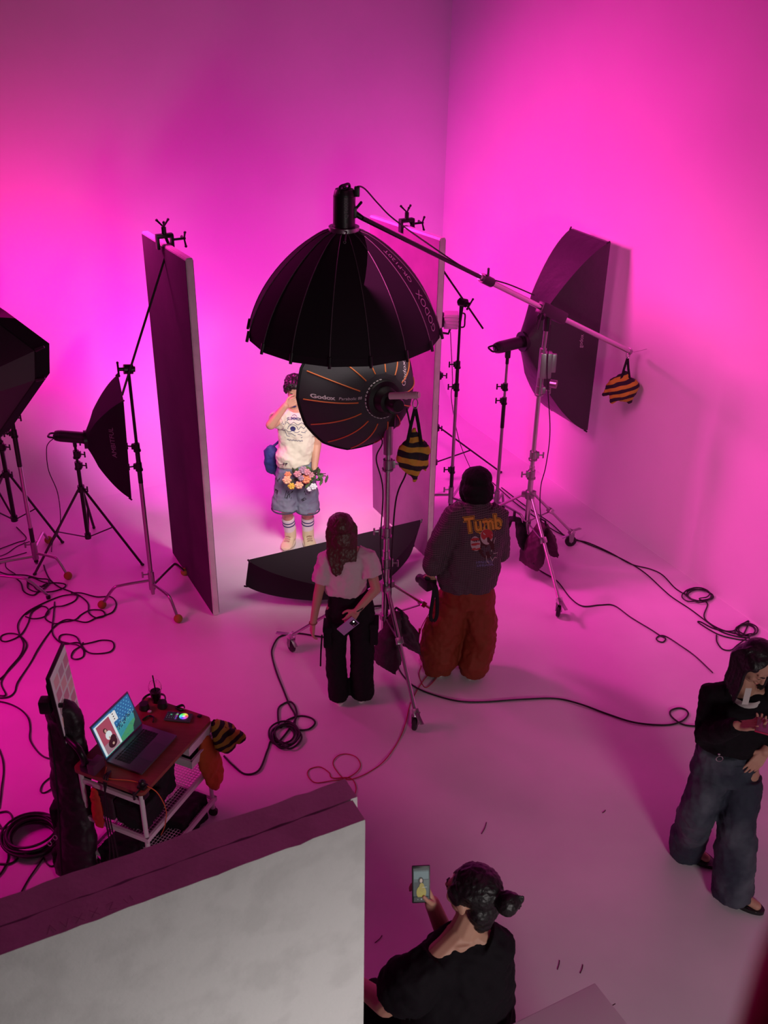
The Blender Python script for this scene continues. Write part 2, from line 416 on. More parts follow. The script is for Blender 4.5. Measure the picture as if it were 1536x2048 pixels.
def c_stand(b, legs, hubz, sections, label, zs, dirs, ends, metal=None, name='c_stand', cz=None):
    """legs: list of (bend point, foot point)"""
    metal = metal or DCHROME
    t = thing(name, (b.x, b.y, 0), label, 'c-stand')
    pole(t, b, sections, [metal, BLACKM, BLACKP])
    collars(t, b, zs, .016, BLACKM, dirs, .055)
    m = MB(); m.cyl(b+V((0, 0, hubz-.09)), b+V((0, 0, hubz+.09)), .027, seg=18); m.cyl(b+V((0, 0, hubz-.14)), b+V((0, 0, hubz-.09)), .015, seg=12)
    knob(m, b+V((0, 0, hubz+.06)), (-1, -.2, 0), .07, .01)
    m.done('hub', DCHROME, t)
    for i, (bp, fp) in enumerate(legs):
        bp, fp = V(bp), V(fp); a = b+V((0, 0, hubz-.03*i))
        ctl = [a, a+(bp-a)*.6, bp, bp+(fp-bp)*.45, fp+V((0, 0, .035))]
        m = MB(); m.tube(spline([a, a+(bp-a)*.8, bp+(fp-bp)*.12, fp+V((0, 0, .03))], 8), .0125, 12); lg = m.done('leg', metal, t)
        m = MB()
        if ends == 'ball': m.ell(fp+V((0, 0, .035)), .037, sub=3); m.done('tennis_ball', TENNIS, lg)
        else: m.ell(fp+V((0, 0, .02)), .02); m.cyl(fp+V((0, 0, .0)), fp+V((0, 0, .03)), .018, seg=10); m.done('rubber_foot', RUBBER, lg)
    return t
def grip_head(name, p, axis, label, m2=DCHROME, arms=3):
    axis = V(axis).normalized(); s_ = axis.orthogonal().normalized(); t2 = axis.cross(s_)
    return None
def gripmesh(m, p, axis, k=1.):
    axis = V(axis).normalized(); p = V(p)
    m.cyl(p-axis*.035*k, p+axis*.035*k, .038*k, seg=20); m.cyl(p-axis*.05*k, p-axis*.035*k, .022*k, seg=14)
    m.cyl(p+axis*.035*k, p+axis*.075*k, .014*k, seg=12)
    h = axis.orthogonal().normalized()
    m.cyl(p+axis*.075*k-h*.055*k, p+axis*.075*k+h*.055*k, .008*k, seg=8); m.ell(p+axis*.075*k-h*.055*k, .012*k, sub=1); m.ell(p+axis*.075*k+h*.055*k, .012*k, sub=1)
def clampmesh(m, p, along, down, k=1.):
    """screw clamp biting the top edge of a board: jaws each side, spider handles"""
    p = V(p); along = V(along).normalized(); x = U
    m.box(p+V((0, 0, .035)), (.13*k, .05*k, .03*k), x, along, bev=.006)
    for s_ in (-1, 1): m.box(p+x*s_*.055*k+V((0, 0, -.01)), (.022, .05, .10), x, along, bev=.005)
    m.cyl(p+x*.05*k, p+x*.16*k, .009, seg=10)
    for a in (0, 2.1, 4.2):
        d = along*math.cos(a)+V((0, 0, 1))*math.sin(a); q = p+x*.15*k
        m.tube([q, q+d*.055], [.006, .008], 8); m.ell(q+d*.06, .012, sub=1)
    m.cyl(p+V((0, 0, .03)), p+V((0, 0, .10)), .018, seg=12)
    for a in (.5, 2.4, 4.5):
        d = x*math.cos(a)*.8+along*math.sin(a)*.8+V((0, 0, .7)); q = p+V((0, 0, .10))
        m.tube([q, q+d*.06], [.006, .008], 8); m.ell(q+d*.065, .012, sub=1)

DY = 6.75
# ------------------------------------------------------------------ softboxes
def softbox(name, C, n, upv, w, h, depth, r0, label, bulge=.55, mside=BLACKF, lip=.05, logo=None, rod=True, ring=True, cat='softbox'):
    """rectangular softbox: C centre of the face, n its outward normal"""
    n = V(n).normalized(); upv = V(upv); upv = (upv-n*upv.dot(n)).normalized(); sd = upv.cross(n)
    t = thing(name, C-n*depth, label, cat)
    K = 12; N = 10
    def ringpts(hw, hh, sq, z):
        out = []
        for side in range(4):
            for j in range(N):
                u = -1+2*j/N
                x, y = [(u, -1), (1, u), (-u, 1), (-1, -u)][side]
                # square -> circle blend
                cx, cy = x*math.sqrt(1-y*y/2), y*math.sqrt(1-x*x/2)
                x, y = cx+(x-cx)*sq, cy+(y-cy)*sq
                out.append(C+sd*x*hw+upv*y*hh-n*z)
        return out
    rings = []
    for i in range(K+1):
        k = i/K; g = math.sin(k*math.pi/2)**.85*bulge+k*(1-bulge)
        rings.append(ringpts(r0+(w/2-r0)*g, r0+(h/2-r0)*g, min(1, k*4), depth*(1-k)))
    m = MB(); m.loft(rings, cap=False); m.loft([rings[-1], ringpts(w/2, h/2, 1, -lip), ringpts(w/2-.01, h/2-.01, 1, -lip), ringpts(w/2-.02, h/2-.02, 1, 0)], cap=False)
    sh = m.done('shell', mside, t, rec=False, ang=24)
    m = MB(); m.loft([ringpts(w/2-.012, h/2-.012, 1, .0), ringpts(w/2-.014, h/2-.014, 1, .006)]); m.done('diffuser', WHITEF, t, smooth=False)
    if ring:
        m = MB(); B = C-n*depth
        m.loft([[B+(sd*math.cos(a)+upv*math.sin(a))*(r0+q)+n*z for a in [2*math.pi*k/28 for k in range(28)]] for q, z in ((-.03, -.02), (.012, -.02), (.012, .02), (-.03, .02))]); m.done('speed_ring', BLACKM, t)
    for sx in (-1, 1):
        for sy in (-1, 1):
            m = MB(); m.tube([C+sd*sx*(w/2-.005)+upv*sy*(h/2-.005)-n*.01, C+sd*sx*(w/2+.012)+upv*sy*(h/2+.012)+n*.015], [.008, .008], 8); m.done('rod_pocket', BLACKP, sh)
    return t, sh, sd, upv
def strobe(name, back, front, r, label, side, texts=None, yoke=None, mt=BLACKP, hk=1.):
    """monobloc flash: tube from back to front, handle at the back"""
    d = (front-back).normalized(); side = V(side); side = (side-d*side.dot(d)).normalized(); o3 = d.cross(side)
    t = thing(name, (back+front)/2, label, 'studio flash')
    L = (front-back).length
    m = MB(); pr = [(0, .82), (.02, .93), (.035, .97), (L*.16, .97), (L*.165, 1.0), (L*.93, 1.0), (L*.94, 1.06), (L, 1.06)]
    m.loft([[back+d*z+(side*math.cos(a)+o3*math.sin(a))*r*q for a in [2*math.pi*k/32 for k in range(32)]] for z, q in pr])
    body = m.done('body', mt, t)
    m = MB()
    m.box(back-d*.004, (r*1.1, r*.7, .008), side, o3, bev=.002); m.cyl(back-d*.015, back, .014, seg=14)
    for k in (-.5, .5): m.cyl(back-d*.008+side*r*k, back+side*r*k, .007, seg=10)
    m.done('control_panel', mat('dark_display', (.03, .03, .035), .2), t)
    m = MB(); hh = [back+d*.02+side*r*.9-o3*.0, back-d*.045*hk+side*r*.75, back-d*.055*hk, back-d*.045*hk-side*r*.75, back+d*.02-side*r*.9]
    m.tube(spline(hh, 6), .009, 10); m.done('handle', BLACKM, t)
    return t, body, d, side, o3

# ================================================================== LEFT: stand holding the flat
def legpts(b, feet, out=.72, hz=.2):
    r = []
    for f in feet:
        f = V(f); d = f-b; d.z = 0; r.append((b+d*out+V((0, 0, hz)), V((f.x, f.y, 0))))
    return r
b = F(304, 1168, .18); b.z = 0
arm0 = A(232, 797, 7.30); arm1 = A(337, 482, 7.72)
cl = c_stand(b, legpts(b, [F(205, 1216), F(357, 1244), F(370, 1150)]), .22,
    [(.1, 1.25, .0175, 0), (1.15, 1.42, .019, 2), (1.2, 2.1, .0125, 1)],
    'steel c-stand with yellow ball feet right beside the dark left foam board', [1.30, 1.47], [(-1, -.3, 0), (-1, .1, 0)], 'ball')
top = V((b.x, b.y, 2.12))
m = MB(); gripmesh(m, top, (-.9, -.35, .1)); m.done('grip_head', BLACKM, cl)
a1 = top+(A(335, 486, 7.75)-top); a0 = top-(a1-top)*.19
off = V((.02, -.05, 0))
m = MB(); m.cyl(a0+off, a1+off, .009, seg=12); m.done('grip_arm', BLACKM, cl)
m = MB(); tp = bL+W*.58+V((0, 0, 3.02))+U*.026; clampmesh(m, tp, W, -1); m.cyl(tp+V((0, 0, .05)), a1+off, .012, seg=8)
m.done('board_clamp', BLACKM, cl)

# ================================================================== RIGHT: stand holding the other flat
b = V((.655, 9.0, 0))
cr_ = c_stand(b, legpts(b, [b+V((-.55, .05, 0)), b+V((.42, -.30, 0)), b+V((.2, .5, 0))]), .24,
    [(.1, .30, .018, 2), (.30, .52, .019, 2), (.5, 1.33, .0165, 0), (1.28, 1.62, .017, 2), (1.3, 2.15, .0125, 1)],
    'steel c-stand right of the purple lit foam board, its slanted arm clamped to it', [.52, 1.38, 1.6], [(-1, -.2, 0)], 'foot')
top = A(926, 605, 9.0); dz = top.z
m = MB(); m.cyl(V((b.x, b.y, 2.0)), top, .0125, seg=10); gripmesh(m, top, (.8, -.6, 0)); m.done('grip_head', BLACKM, cr_)
tp = bR+W*.60+V((0, 0, 2.935))+U*.026
a1 = tp+V((0, 0, .06)); a0 = top+(top-a1)*.32
m = MB(); m.cyl(a0+V((.03, -.03, 0)), a1, .009, seg=12); m.done('grip_arm', BLACKM, cr_)
m = MB(); clampmesh(m, tp, W, -1); m.done('board_clamp', BLACKM, cr_)

# ================================================================== LEFT: flash with softbox on a black light stand
b = F(177, 1080, .08); b.z = 0
ls = light_stand(b, [F(70, 1150), F(285, 1131), F(188, 1057)], .62, .10, 1.07, 'black tripod light stand carrying the small left softbox', zs=(.86, .97), knobdir=(1, -.2, 0))
hd = V((b.x-.0, b.y, 1.09))
ax = V((.985, .12, -.02)).normalized()
fr0 = A(172, 876, b.y); bk0 = A(110, 871, b.y)
ax = (fr0-bk0).normalized()
st, body, d_, s_, o_ = strobe('studio_flash', bk0, fr0, .052, 'black cylindrical studio flash lying level behind the small left softbox', (0, 1, 0))
m = MB(); m.box(hd+V((0, 0, .02)), (.05, .05, .05), bev=.006); m.cyl(hd-V((0, 0, .05)), hd+V((0, 0, .0)), .017, seg=12); knob(m, hd, (.9, -.4, 0), .06, .009); m.done('bracket', BLACKP, st)
C = A(247, 873, b.y+.06)
sb, sh, sd, up_ = softbox('softbox', C, (.955, .296, -.03), (0.0, 0, 1), .62, .92, (C-fr0).dot(V((.955, .296, -.03)).normalized())+.0, .07,
    'small black rectangular softbox on the left stand, edge on and facing right', bulge=.5, lip=.012)
decal('lettering', text2d('AMBITFUL', .062), A(221, 890, 8.0)+V((.0, 0, 0)), V((-.02, .1, 1)), V((-1, .12, .02)), sh, mat('grey_print', (.20, .19, .20), .6), sb)

# ================================================================== LEFT EDGE: big box seen from behind, with two stands
Yo = 7.7
rim = [A(-120, 560, Yo+.5), A(-10, 633, Yo+.25), A(77, 698, Yo), A(78, 757, Yo-.05), A(-2, 872, Yo-.05), A(-110, 930, Yo+.1), A(-220, 880, Yo+.35), A(-260, 700, Yo+.55)]
cen = sum(rim, V())/8
thr = cen+V((-.45, -.62, -.12))
t = thing('softbox', cen, 'large many sided black softbox cut by the left edge, seen from behind', 'softbox')
nrm = (cen-thr).normalized()
m = MB()
def lerp(a, b, k): return a+(b-a)*k
ringset = []
for i in range(9):
    k = i/8; g = math.sin(k*math.pi/2)**.9*.55+k*.45
    rr = []
    for j in range(8):
        p0, p1 = rim[j], rim[(j+1) % 8]
        for q in range(4):
            e = lerp(p0, p1, q/4); flatp = lerp(cen, e, g) if i else lerp(cen, e, .12)
            rr.append(flatp-nrm*((cen-thr).length*(1-k)))
    ringset.append(rr)
m.loft(ringset, cap=False); sh = m.done('shell', mat('black_taffeta', (.05, .03, .045), .6), t, rec=False, ang=20)
m = MB(); outer = [p for p in ringset[-1]]
m.loft([[lerp(cen, p, .90)-nrm*.035 for p in outer], [lerp(cen, p, 1.0)-nrm*.025 for p in outer], [lerp(cen, p, 1.01)+nrm*.10 for p in outer], [lerp(cen, p, .98)+nrm*.10 for p in outer], [lerp(cen, p, .96) for p in outer]], cap=False)
m.done('rim_band', BLACKF, t, ang=20)
m = MB(); m.loft([[lerp(cen, p, .97)+nrm*.03 for p in outer], [lerp(cen, p, .96)+nrm*.035 for p in outer]]); m.done('diffuser', WHITEF, t, smooth=False)
for j in range(8):
    m = MB(); m.tube([rim[j]-nrm*.03, rim[j]+(rim[j]-cen).normalized()*.06+nrm*.0], [.016, .011], 8); m.done('rod_end', BLACKP, t)
mm = MB(); mm.cyl(thr-nrm*.02, thr+nrm*.06, .10, seg=24); mm.done('speed_ring', BLACKM, t)
b = F(30, 1045, .1); b.z = 0
ls2 = light_stand(b, [F(125, 1086), F(-75, 1070), F(-20, 1010)], .62, .12, 1.25, 'black tripod light stand at the far left edge under the large cut off softbox', zs=(.9, 1.05, 1.18), knobdir=(1, -.2, 0), r=.018)
m = MB(); m.tube([V((b.x, b.y, 1.2)), V((b.x-.02, b.y-.05, 1.45)), thr+V((0, 0, -.05))], [.017]*3, 10); m.box((b.x-.06, b.y-.06, 1.12), (.13, .10, .22), bev=.01); m.done('power_pack', BLACKP, ls2)
b = F(70, 1108, .18); b.z = 0
cs2 = c_stand(b, legpts(b, [F(98, 1086), F(137, 1158), F(-60, 1180)]), .22,
    [(.1, .45, .019, 2), (.3, 1.12, .0175, 0), (1.05, 1.32, .021, 2), (1.25, 1.55, .019, 1)],
    'steel c-stand near the left edge with yellow ball feet among cables', [1.36, 1.5], [(-1, -.3, 0), (1, -.1, 0)], 'ball', metal=mat('pink_reflecting_steel', (.55, .5, .53), .35, 1.))
bb = F(-40, 1155, .2)
c3 = c_stand(V((bb.x, bb.y, 0)), legpts(V((bb.x, bb.y, 0)), [F(97, 1197), F(-110, 1230), F(-90, 1110)]), .24, [(.1, 1.3, .0175, 0), (1.2, 1.6, .013, 0)],
    'steel c-stand mostly cut by the left edge, one black foot over the cables', [1.25], [(-1, 0, 0)], 'foot')

# ================================================================== RIGHT: boom stand
bb = F(1047, 1117, .12); bb.z = 0
roller = roller_stand('roller_stand', bb, [F(1116, 1232), F(1140, 1092), bb+V((-.80, .32, 0))], .78,
    [(.10, 1.05, .024, 0), (.95, 1.78, .019, 0), (1.72, 2.12, .028, 1)],
    'tall steel roller stand on wheels at the right, carrying the long boom', .8, [(-1, -.2, 0), (1, 0, 0), (1, -.2, 0)], [.98, 1.16, 1.76], cr=.026)
m = MB()
m.box(bb+V((0.03, 0, 1.98)), (.10, .08, .22), bev=.012); m.box(bb+V((.09, -.01, 2.0)), (.05, .03, .16), bev=.008)
m.cyl(bb+V((.08, -.03, 1.83)), bb+V((.13, -.05, 1.83)), .035, seg=16); m.done('winch_head', DCHROME, roller)
pv = A(1097, 622, bb.y-.02)
m = MB(); m.cyl(V((bb.x, bb.y, 2.05)), pv, .018, seg=14)
m.done('pole', DCHROME, roller)
hd = A(724, 436, DY); dirb = (pv-hd).normalized(); Lb = (pv-hd).length
tail = None
best = 1e9
for k in range(100, 200):
    q = hd+dirb*Lb*k/100; v = q-CAM; sx = 768+FPX*v.dot(RT)/v.dot(FW)
    if abs(sx-1256) < best: best = abs(sx-1256); tail = q
boom = thing('boom_arm', pv, 'long steel boom arm slanting from the dome softbox down to a striped sandbag', 'boom arm')
m = MB(); m.cyl(hd, hd+dirb*Lb*.62, .016, seg=14); m.done('inner_tube', mat('black_anodised_tube', (.05, .05, .055), .25, .8), boom)
m = MB(); m.cyl(hd+dirb*Lb*.58, tail, .022, seg=16); m.done('outer_tube', CHROME, boom)
q = hd+dirb*Lb*.62
m = MB(); m.cyl(q-dirb*.06, q+dirb*.06, .036, seg=16); knob(m, q, (.1, -.3, 1), .07, .011); m.done('clamp_collar', BLACKP, boom)
m = MB(); m.box(pv+dirb*.05, (.34, .07, .10), dirb, dirb.cross(V((0, 0, 1))), bev=.012); m.cyl(pv-V((.05, .03, .0)), pv-V((.07, .1, .02)), .03, seg=14)
m.cyl(pv+V((0, 0, -.16)), pv+V((0, 0, -.03)), .03, seg=14)
for sx in (-1, 1): m.tube([pv+dirb*(-.1)+V((0, -.05*sx, -.04)), pv+dirb*-.1+V((-.02, -.06*sx, -.16))], [.006, .006], 8)
m.done('pivot_clamp', BLACKP, boom)
m = MB(); m.cyl(tail, tail+dirb*.03, .027, seg=16)
m.tube([tail, tail+V((.05, 0, -.01)), tail+V((.16, .0, .02))], [.002]*3, 6); m.done('end_cap', DCHROME, boom)
# flash hanging from the boom
fb = A(689, 378, DY); ff = A(687, 457, DY); ff.x = fb.x-.004; ff.y = fb.y
ff.z = A(687, 457, DY).z
st, body, d_, s_, o_ = strobe('studio_flash', fb, ff, .072, 'black cylindrical studio flash hanging upright on top of the dome softbox', (.5, .9, 0), hk=.45)
fq = mat('grey_print', (.20, .19, .20), .6)
decal('lettering', text2d('QT600III', .036), fb+V((.014, -.3, -.105)), (0, 0, 1), (-1, 0, 0), body, fq, st)
decal('lettering', text2d('Godox', .026), fb+V((.014, -.3, -.235)), (0, 0, 1), (-1, 0, 0), body, fq, st)
m = MB(); br = A(706, 424, DY)
m.box(br+V((.0, 0, .0)), (.05, .06, .07), bev=.008); m.tube([br, hd+dirb*.0], [.020, .016], 12); m.tube([br+V((.01, 0, .01)), br+V((.05, -.01, .06))], [.008, .009], 8); m.ell(br+V((.052, -.01, .062)), .011, sub=1)
m.box(A(714, 383, DY), (.035, .05, .06), bev=.006)
m.done('bracket', BLACKP, st)
# deep dome softbox
C = A(691, 652, DY); C.x = ff.x+.0; rr_ = .650; ap = ff.z-.005; NS = 16
dome = thing('softbox', V((C.x, C.y, ap)), 'large black many sided dome softbox hanging face down in the centre', 'softbox')
ring = []
K = 14
def dome_r(k): return .085+(rr_-.085)*(math.sin(k*math.pi/2)**.80*.62+k*.38) if k else .085
def dome_z(k): return ap-(ap-C.z)*(k**1.18)
def dpt(k, a, q=1.): return V((C.x+dome_r(k)*q*math.cos(a), C.y+dome_r(k)*q*math.sin(a), dome_z(k)))
m = MB(); SUB = 4
for i in range(K+1):
    k = i/K; rg = []
    for j in range(NS):
        a0_, a1_ = [2*math.pi*(j+e-.25)/NS for e in (0, 1)]
        p0, p1 = dpt(k, a0_), dpt(k, a1_)
        for q in range(SUB): rg.append(lerp(p0, p1, q/SUB))
    ring.append(rg)
ring.append([p+V((0, 0, -.05))+(p-V((C.x, C.y, p.z)))*.0 for p in ring[-1]])
ring.append([lerp(V((C.x, C.y, p.z)), p, .97) for p in ring[-1]])
ring.append([lerp(V((C.x, C.y, p.z)), p, .97)+V((0, 0, .06)) for p in ring[-2]])
m.loft(ring, cap=False); dsh = m.done('shell', BLACKF, dome, rec=False, ang=14)
m = MB(); m.loft([[lerp(V((C.x, C.y, p.z)), p, .965)+V((0, 0, .035)) for p in ring[K]], [lerp(V((C.x, C.y, p.z)), p, .96)+V((0, 0, .04)) for p in ring[K]]]); m.done('diffuser', WHITEF, dome, smooth=False)
seam = mat('seam_piping', (.10, .095, .10), .5)
for j in range(NS):
    a_ = 2*math.pi*(j-.25)/NS
    m = MB(); m.tube([dpt(i/16, a_, 1.004) for i in range(0, 17)], .0028, 6); m.done('seam', seam, dome)
    m = MB(); e = dpt(1, a_); m.tube([e+V((0, 0, .015)), lerp(V((C.x, C.y, e.z)), e, 1.03)+V((0, 0, -.055))], [.013, .010], 8); m.done('rod_end', BLACKP, dome)
m = MB(); m.cyl((C.x, C.y, ap-.012), (C.x, C.y, ap+.02), .10, seg=32); m.done('speed_ring', DCHROME, dome)
# lettering runs up the right hand panel
a_ = 2*math.pi*(15-.25+.5)/NS
def warpd(txt, k0, k1, size, a0off=0.):
    vs, fs = text2d(txt, size)
    xs = [v[0] for v in vs]; x0, x1 = min(xs), max(xs)
    m = MB(); out = []
    for x, y in vs:
        k = k0+(k1-k0)*(x-x0)/(x1-x0)
        a2 = a_ + a0off - (y)/dome_r(k)   # letter tops lean to the centre of the dome
        rad = V((math.cos(a_), math.sin(a_), 0)); half = math.pi/NS
        rr = dome_r(k)*math.cos(half)/math.cos(a2-a_)
        p = V((C.x+rr*math.cos(a2)*1.006, C.y+rr*math.sin(a2)*1.006, dome_z(k)+.002)); out.append(m.bm.verts.new(p))
    for f in fs:
        if len(set(f)) > 2:
            try: m.bm.faces.new([out[i] for i in f])
            except ValueError: pass
    return m.done('lettering', mat('dim_silver_print', (.28, .24, .27), .5), dome, smooth=False, rec=False)
warpd('GODOX', .95, .60, .115); warpd('QR-P120T', .52, .22, .062)

# striped sandbags
def stripes(nm, c1, c2, sc, rot):
    if nm in MATS: return MATS[nm]
    m = mat(nm, c1, .75, bump=(50, .3, .004)); nt = m.node_tree; b = nt.nodes['Principled BSDF']
    w = nt.nodes.new('ShaderNodeTexWave'); w.wave_type = 'BANDS'; w.bands_direction = 'Z'; w.inputs['Scale'].default_value = sc; w.inputs['Distortion'].default_value = 3.6; w.inputs['Detail'].default_value = 1.5; w.inputs['Detail Scale'].default_value = 1.1
    mp = nt.nodes.new('ShaderNodeMapping'); mp.inputs['Rotation'].default_value = rot
    tc = nt.nodes.new('ShaderNodeTexCoord'); r = nt.nodes.new('ShaderNodeValToRGB'); r.color_ramp.interpolation = 'CONSTANT'
    r.color_ramp.elements[0].color = tuple(c1)+(1,); r.color_ramp.elements[1].position = .5; r.color_ramp.elements[1].color = tuple(c2)+(1,)
    nt.links.new(tc.outputs['Object'], mp.inputs[0]); nt.links.new(mp.outputs[0], w.inputs['Vector']); nt.links.new(w.outputs['Fac'], r.inputs[0]); nt.links.new(r.outputs[0], b.inputs['Base Color'])
    return m
def hangbag(p, size, label, mt, lobes, strap=BLACKF, seed=1):
    """saddle sandbag hanging from p; lobes: (dx, dy, width, length, lean)"""
    t = thing('sandbag', p, label, 'sandbag'); p = V(p); s_ = size
    m = MB(); prof = [.05, .07, .11, .17, .235, .29, .33, .345, .335, .30, .25, .19, .13, .08, .035]
    for dx, dy, w, L, lean, yaw in lobes:
        n = len(prof); pts = [p+V((dx*s_*k+lean*s_*max(0, k-.5)*2, dy*k, -s_*(.30+(L-.30)*k))) for k in [i/(n-1) for i in range(n)]]
        m.tube(pts, [s_*w*q for q in prof], 18, wd=(math.cos(yaw), math.sin(yaw), 0), rb=[s_*w*q*.66 for q in prof])
    m.done('bag', mt, t, mods=remesh(.009, 2, [(.07, .035), (.025, .010)]))
    for sx in (-1, 1):
        m = MB(); m.tube([p+V((0, 0, -.0)), p+V((sx*s_*.05, .01*sx, -s_*.25)), p+V((sx*s_*.10, -.04, -s_*.52))], [.011]*3, 8, wd=(1, 0, 0), rb=[.003]*3); m.done('strap', strap, t)
    m = MB(); r_ = .028
    m.tube([p+V((math.cos(a)*r_*.6, 0, .025+math.sin(a)*r_*1.2)) for a in [2*math.pi*k/16 for k in range(17)]], .004, 8); m.done('carabiner', CHROME, t)
    return t
hangbag(tail+V((.0, 0, -.06)), .44, 'black and yellow striped sandbag at the right end of the long boom arm', stripes('striped_bag_cloth', (.50, .40, .02), (.012, .01, .013), 4.2, (0.25, .35, 0)), [(.02, 0, .95, 1.0, .16, .2), (-.12, -.03, .75, .98, -.12, -.3), (-.25, .02, .6, .86, -.16, .4)])

# ================================================================== CENTRE: parabolic softbox on a roller stand
bb = F(768, 1322, .12); bb.z = 0
ps = roller_stand('roller_stand', bb, [F(583, 1302), F(830, 1458), bb+V((.62, .42, 0))], .82,
    [(.10, 1.12, .026, 0), (1.0, 1.98, .021, 0), (1.90, 2.13, .034, 1)],
    'tall steel roller stand on wheels in the centre, beside the pale T-shirt', .8, [(1, -.2, 0), (-1, -.1, 0), (1, 0, 0), (1, -.1, 0)], [1.02, 1.28, 1.82], cr=.028)
PT = V((bb.x, bb.y, 2.13))
hub = A(765, 797, bb.y-.08); rc = A(704, 812, bb.y+.24)
axd = (rc-hub).normalized(); dep = (rc-hub).length
axd = V((-.50, .86, -.12)).normalized(); 
par = thing('softbox', hub, 'round black softbox with orange ribs, seen from behind below the dome', 'softbox')
e1 = axd.cross(V((0, 0, 1))).normalized(); e2 = e1.cross(axd)
RP, NP, DP = .445, 14, .36
rcc = hub+axd*DP
def ppt(k, a, q=1.): 
    r = .10+(RP-.10)*(k**.62); return hub+axd*(DP*k**1.35)+(e1*math.cos(a)+e2*math.sin(a))*r*q
m = MB(); rings = []
for i in range(15):
    k = i/14; rg = []
    for j in range(NP):
        p0, p1 = [ppt(k, 2*math.pi*(j+e)/NP) for e in (0, 1)]
        for q in range(4): rg.append(lerp(lerp(p0, p1, q/4), ppt(k, 2*math.pi*(j+q/4)/NP), .45))
    rings.append(rg)
m.loft(rings+[[lerp(rcc, p, 1.0)+axd*.035 for p in rings[-1]], [lerp(rcc, p, .96)+axd*.03 for p in rings[-1]], [lerp(rcc, p, .96)-axd*.02 for p in rings[-1]]], cap=False)
psh = m.done('shell', GREYF, par, rec=False, ang=12)
m = MB(); m.tube([lerp(rcc, p, 1.005)+axd*.012 for p in rings[-1]]+[lerp(rcc, rings[-1][0], 1.005)+axd*.012], .012, 8); m.done('rim_band', BLACKF, par)
m = MB(); m.loft([[lerp(rcc, p, .955)+axd*.0 for p in rings[-1]], [lerp(rcc, p, .95)+axd*.006 for p in rings[-1]]]); m.done('diffuser', WHITEF, par, smooth=False)
ORP = mat('orange_piping', (.85, .22, .05), .5)
for j in range(NP):
    a = 2*math.pi*j/NP
    m = MB(); m.tube([ppt(i/12, a, 1.008)-axd*.002 for i in range(1, 12)], .0042, 6); m.done('rib_piping', ORP, par)
m = MB()
m.loft([[hub+axd*z+(e1*math.cos(a)+e2*math.sin(a))*r for a in [2*math.pi*k/40 for k in range(40)]] for z, r in ((.03, .128), (-.005, .130), (-.03, .122), (-.035, .09), (-.06, .085), (-.11, .075), (-.115, .03))])
m.done('speed_ring', BLACKP, par)
SIL = mat('silver_tick', (.8, .8, .8), .4)
for k in range(18):
    a = math.radians(95)+math.radians(11)*k
    m = MB(); u = e1*math.cos(a)+e2*math.sin(a); v = -e1*math.sin(a)+e2*math.cos(a)
    m.box(hub+u*.132-axd*.006, (.004, .016, .012), u, v); m.done('ring_tick', SIL, par, smooth=False)
vx = V((-.98, -.2, 0)); xd = -e1 if e1.x < 0 else e1
# label across the left panel: reads left to right seen from the back
def pdecal(txt, size, u, v, bold=0., shear=0., rot=0.):
    right = RT - axd*RT.dot(axd); right.normalize(); upp = right.cross(-axd)*-1
    upp = (V((0, 0, 1))-axd*axd.z); upp = (upp-right*upp.dot(right)).normalized()
    X = right*math.cos(rot)+upp*math.sin(rot); Y_ = -right*math.sin(rot)+upp*math.cos(rot)
    vs = text2d(txt, size, bold, shear)
    tree = BVHTree.FromPolygons([q.co for q in psh.data.vertices], [tuple(p.vertices) for p in psh.data.polygons])
    m = MB(); out = []
    for x, y in vs[0]:
        p = hub+right*u+upp*v+X*x+Y_*y; h = tree.ray_cast(p-axd*.6, axd, 1.5)
        out.append(m.bm.verts.new(h[0]-axd*.003 if h[0] is not None else p))
    for f in vs[1]:
        if len(set(f)) > 2:
            try: m.bm.faces.new([out[i] for i in f])
            except ValueError: pass
    m.done('lettering', mat('bright_silver_print', (.85, .78, .82), .5), par, smooth=False, rec=False)
pdecal('Godox', .036, -.350, .012, .0012, rot=.05); pdecal('Parabolic 88', .026, -.218, .018, 0, .25, rot=.06)
pdecal('Godox', .055, .20, .13, 0, .1, rot=1.15)
# bracket, flash head arm and pink handle tube
pf = thing('studio_flash', hub-axd*.1, 'black flash head of the round ribbed softbox, with a pale tube pointing right', 'studio flash')
m = MB(); m.loft([[hub-axd*z+(e1*math.cos(a)+e2*math.sin(a))*r for a in [2*math.pi*k/28 for k in range(28)]] for z, r in ((.10, .05), (.12, .052), (.20, .05), (.215, .04))]); m.done('body', BLACKP, pf)
m = MB(); m.box(PT+V((.01, -.01, .07)), (.07, .08, .16), bev=.012); m.tube([PT+V((0, 0, .1)), hub-axd*.14+V((0, 0, -.04))], [.03, .03], 12); m.cyl(PT+V((.0, 0, -.05)), PT+V((0, 0, .05)), .025, seg=16); m.done('bracket', BLACKP, pf)
ta = A(780, 792, bb.y-.26); tb = A(835, 790, bb.y-.34)
m = MB(); m.cyl(ta, tb, .023, seg=20); m.cyl(lerp(ta, tb, .55), lerp(ta, tb, .62), .026, seg=20); m.cyl(tb, tb+(tb-ta).normalized()*.012, .02, seg=16); m.done('pale_tube', mat('pale_pink_tube', (.75, .55, .62), .4), pf)
m = MB(); m.tube(spline([PT+V((.12, -.02, .12)), PT+V((.16, -.05, -.1)), PT+V((.13, -.04, -.35)), PT+V((.06, -.03, -.6)), PT+V((.04, -.04, -1.2)), PT+V((.05, -.04, -1.7))], 8), .006, 8); m.done('power_cord', CABLE, pf)
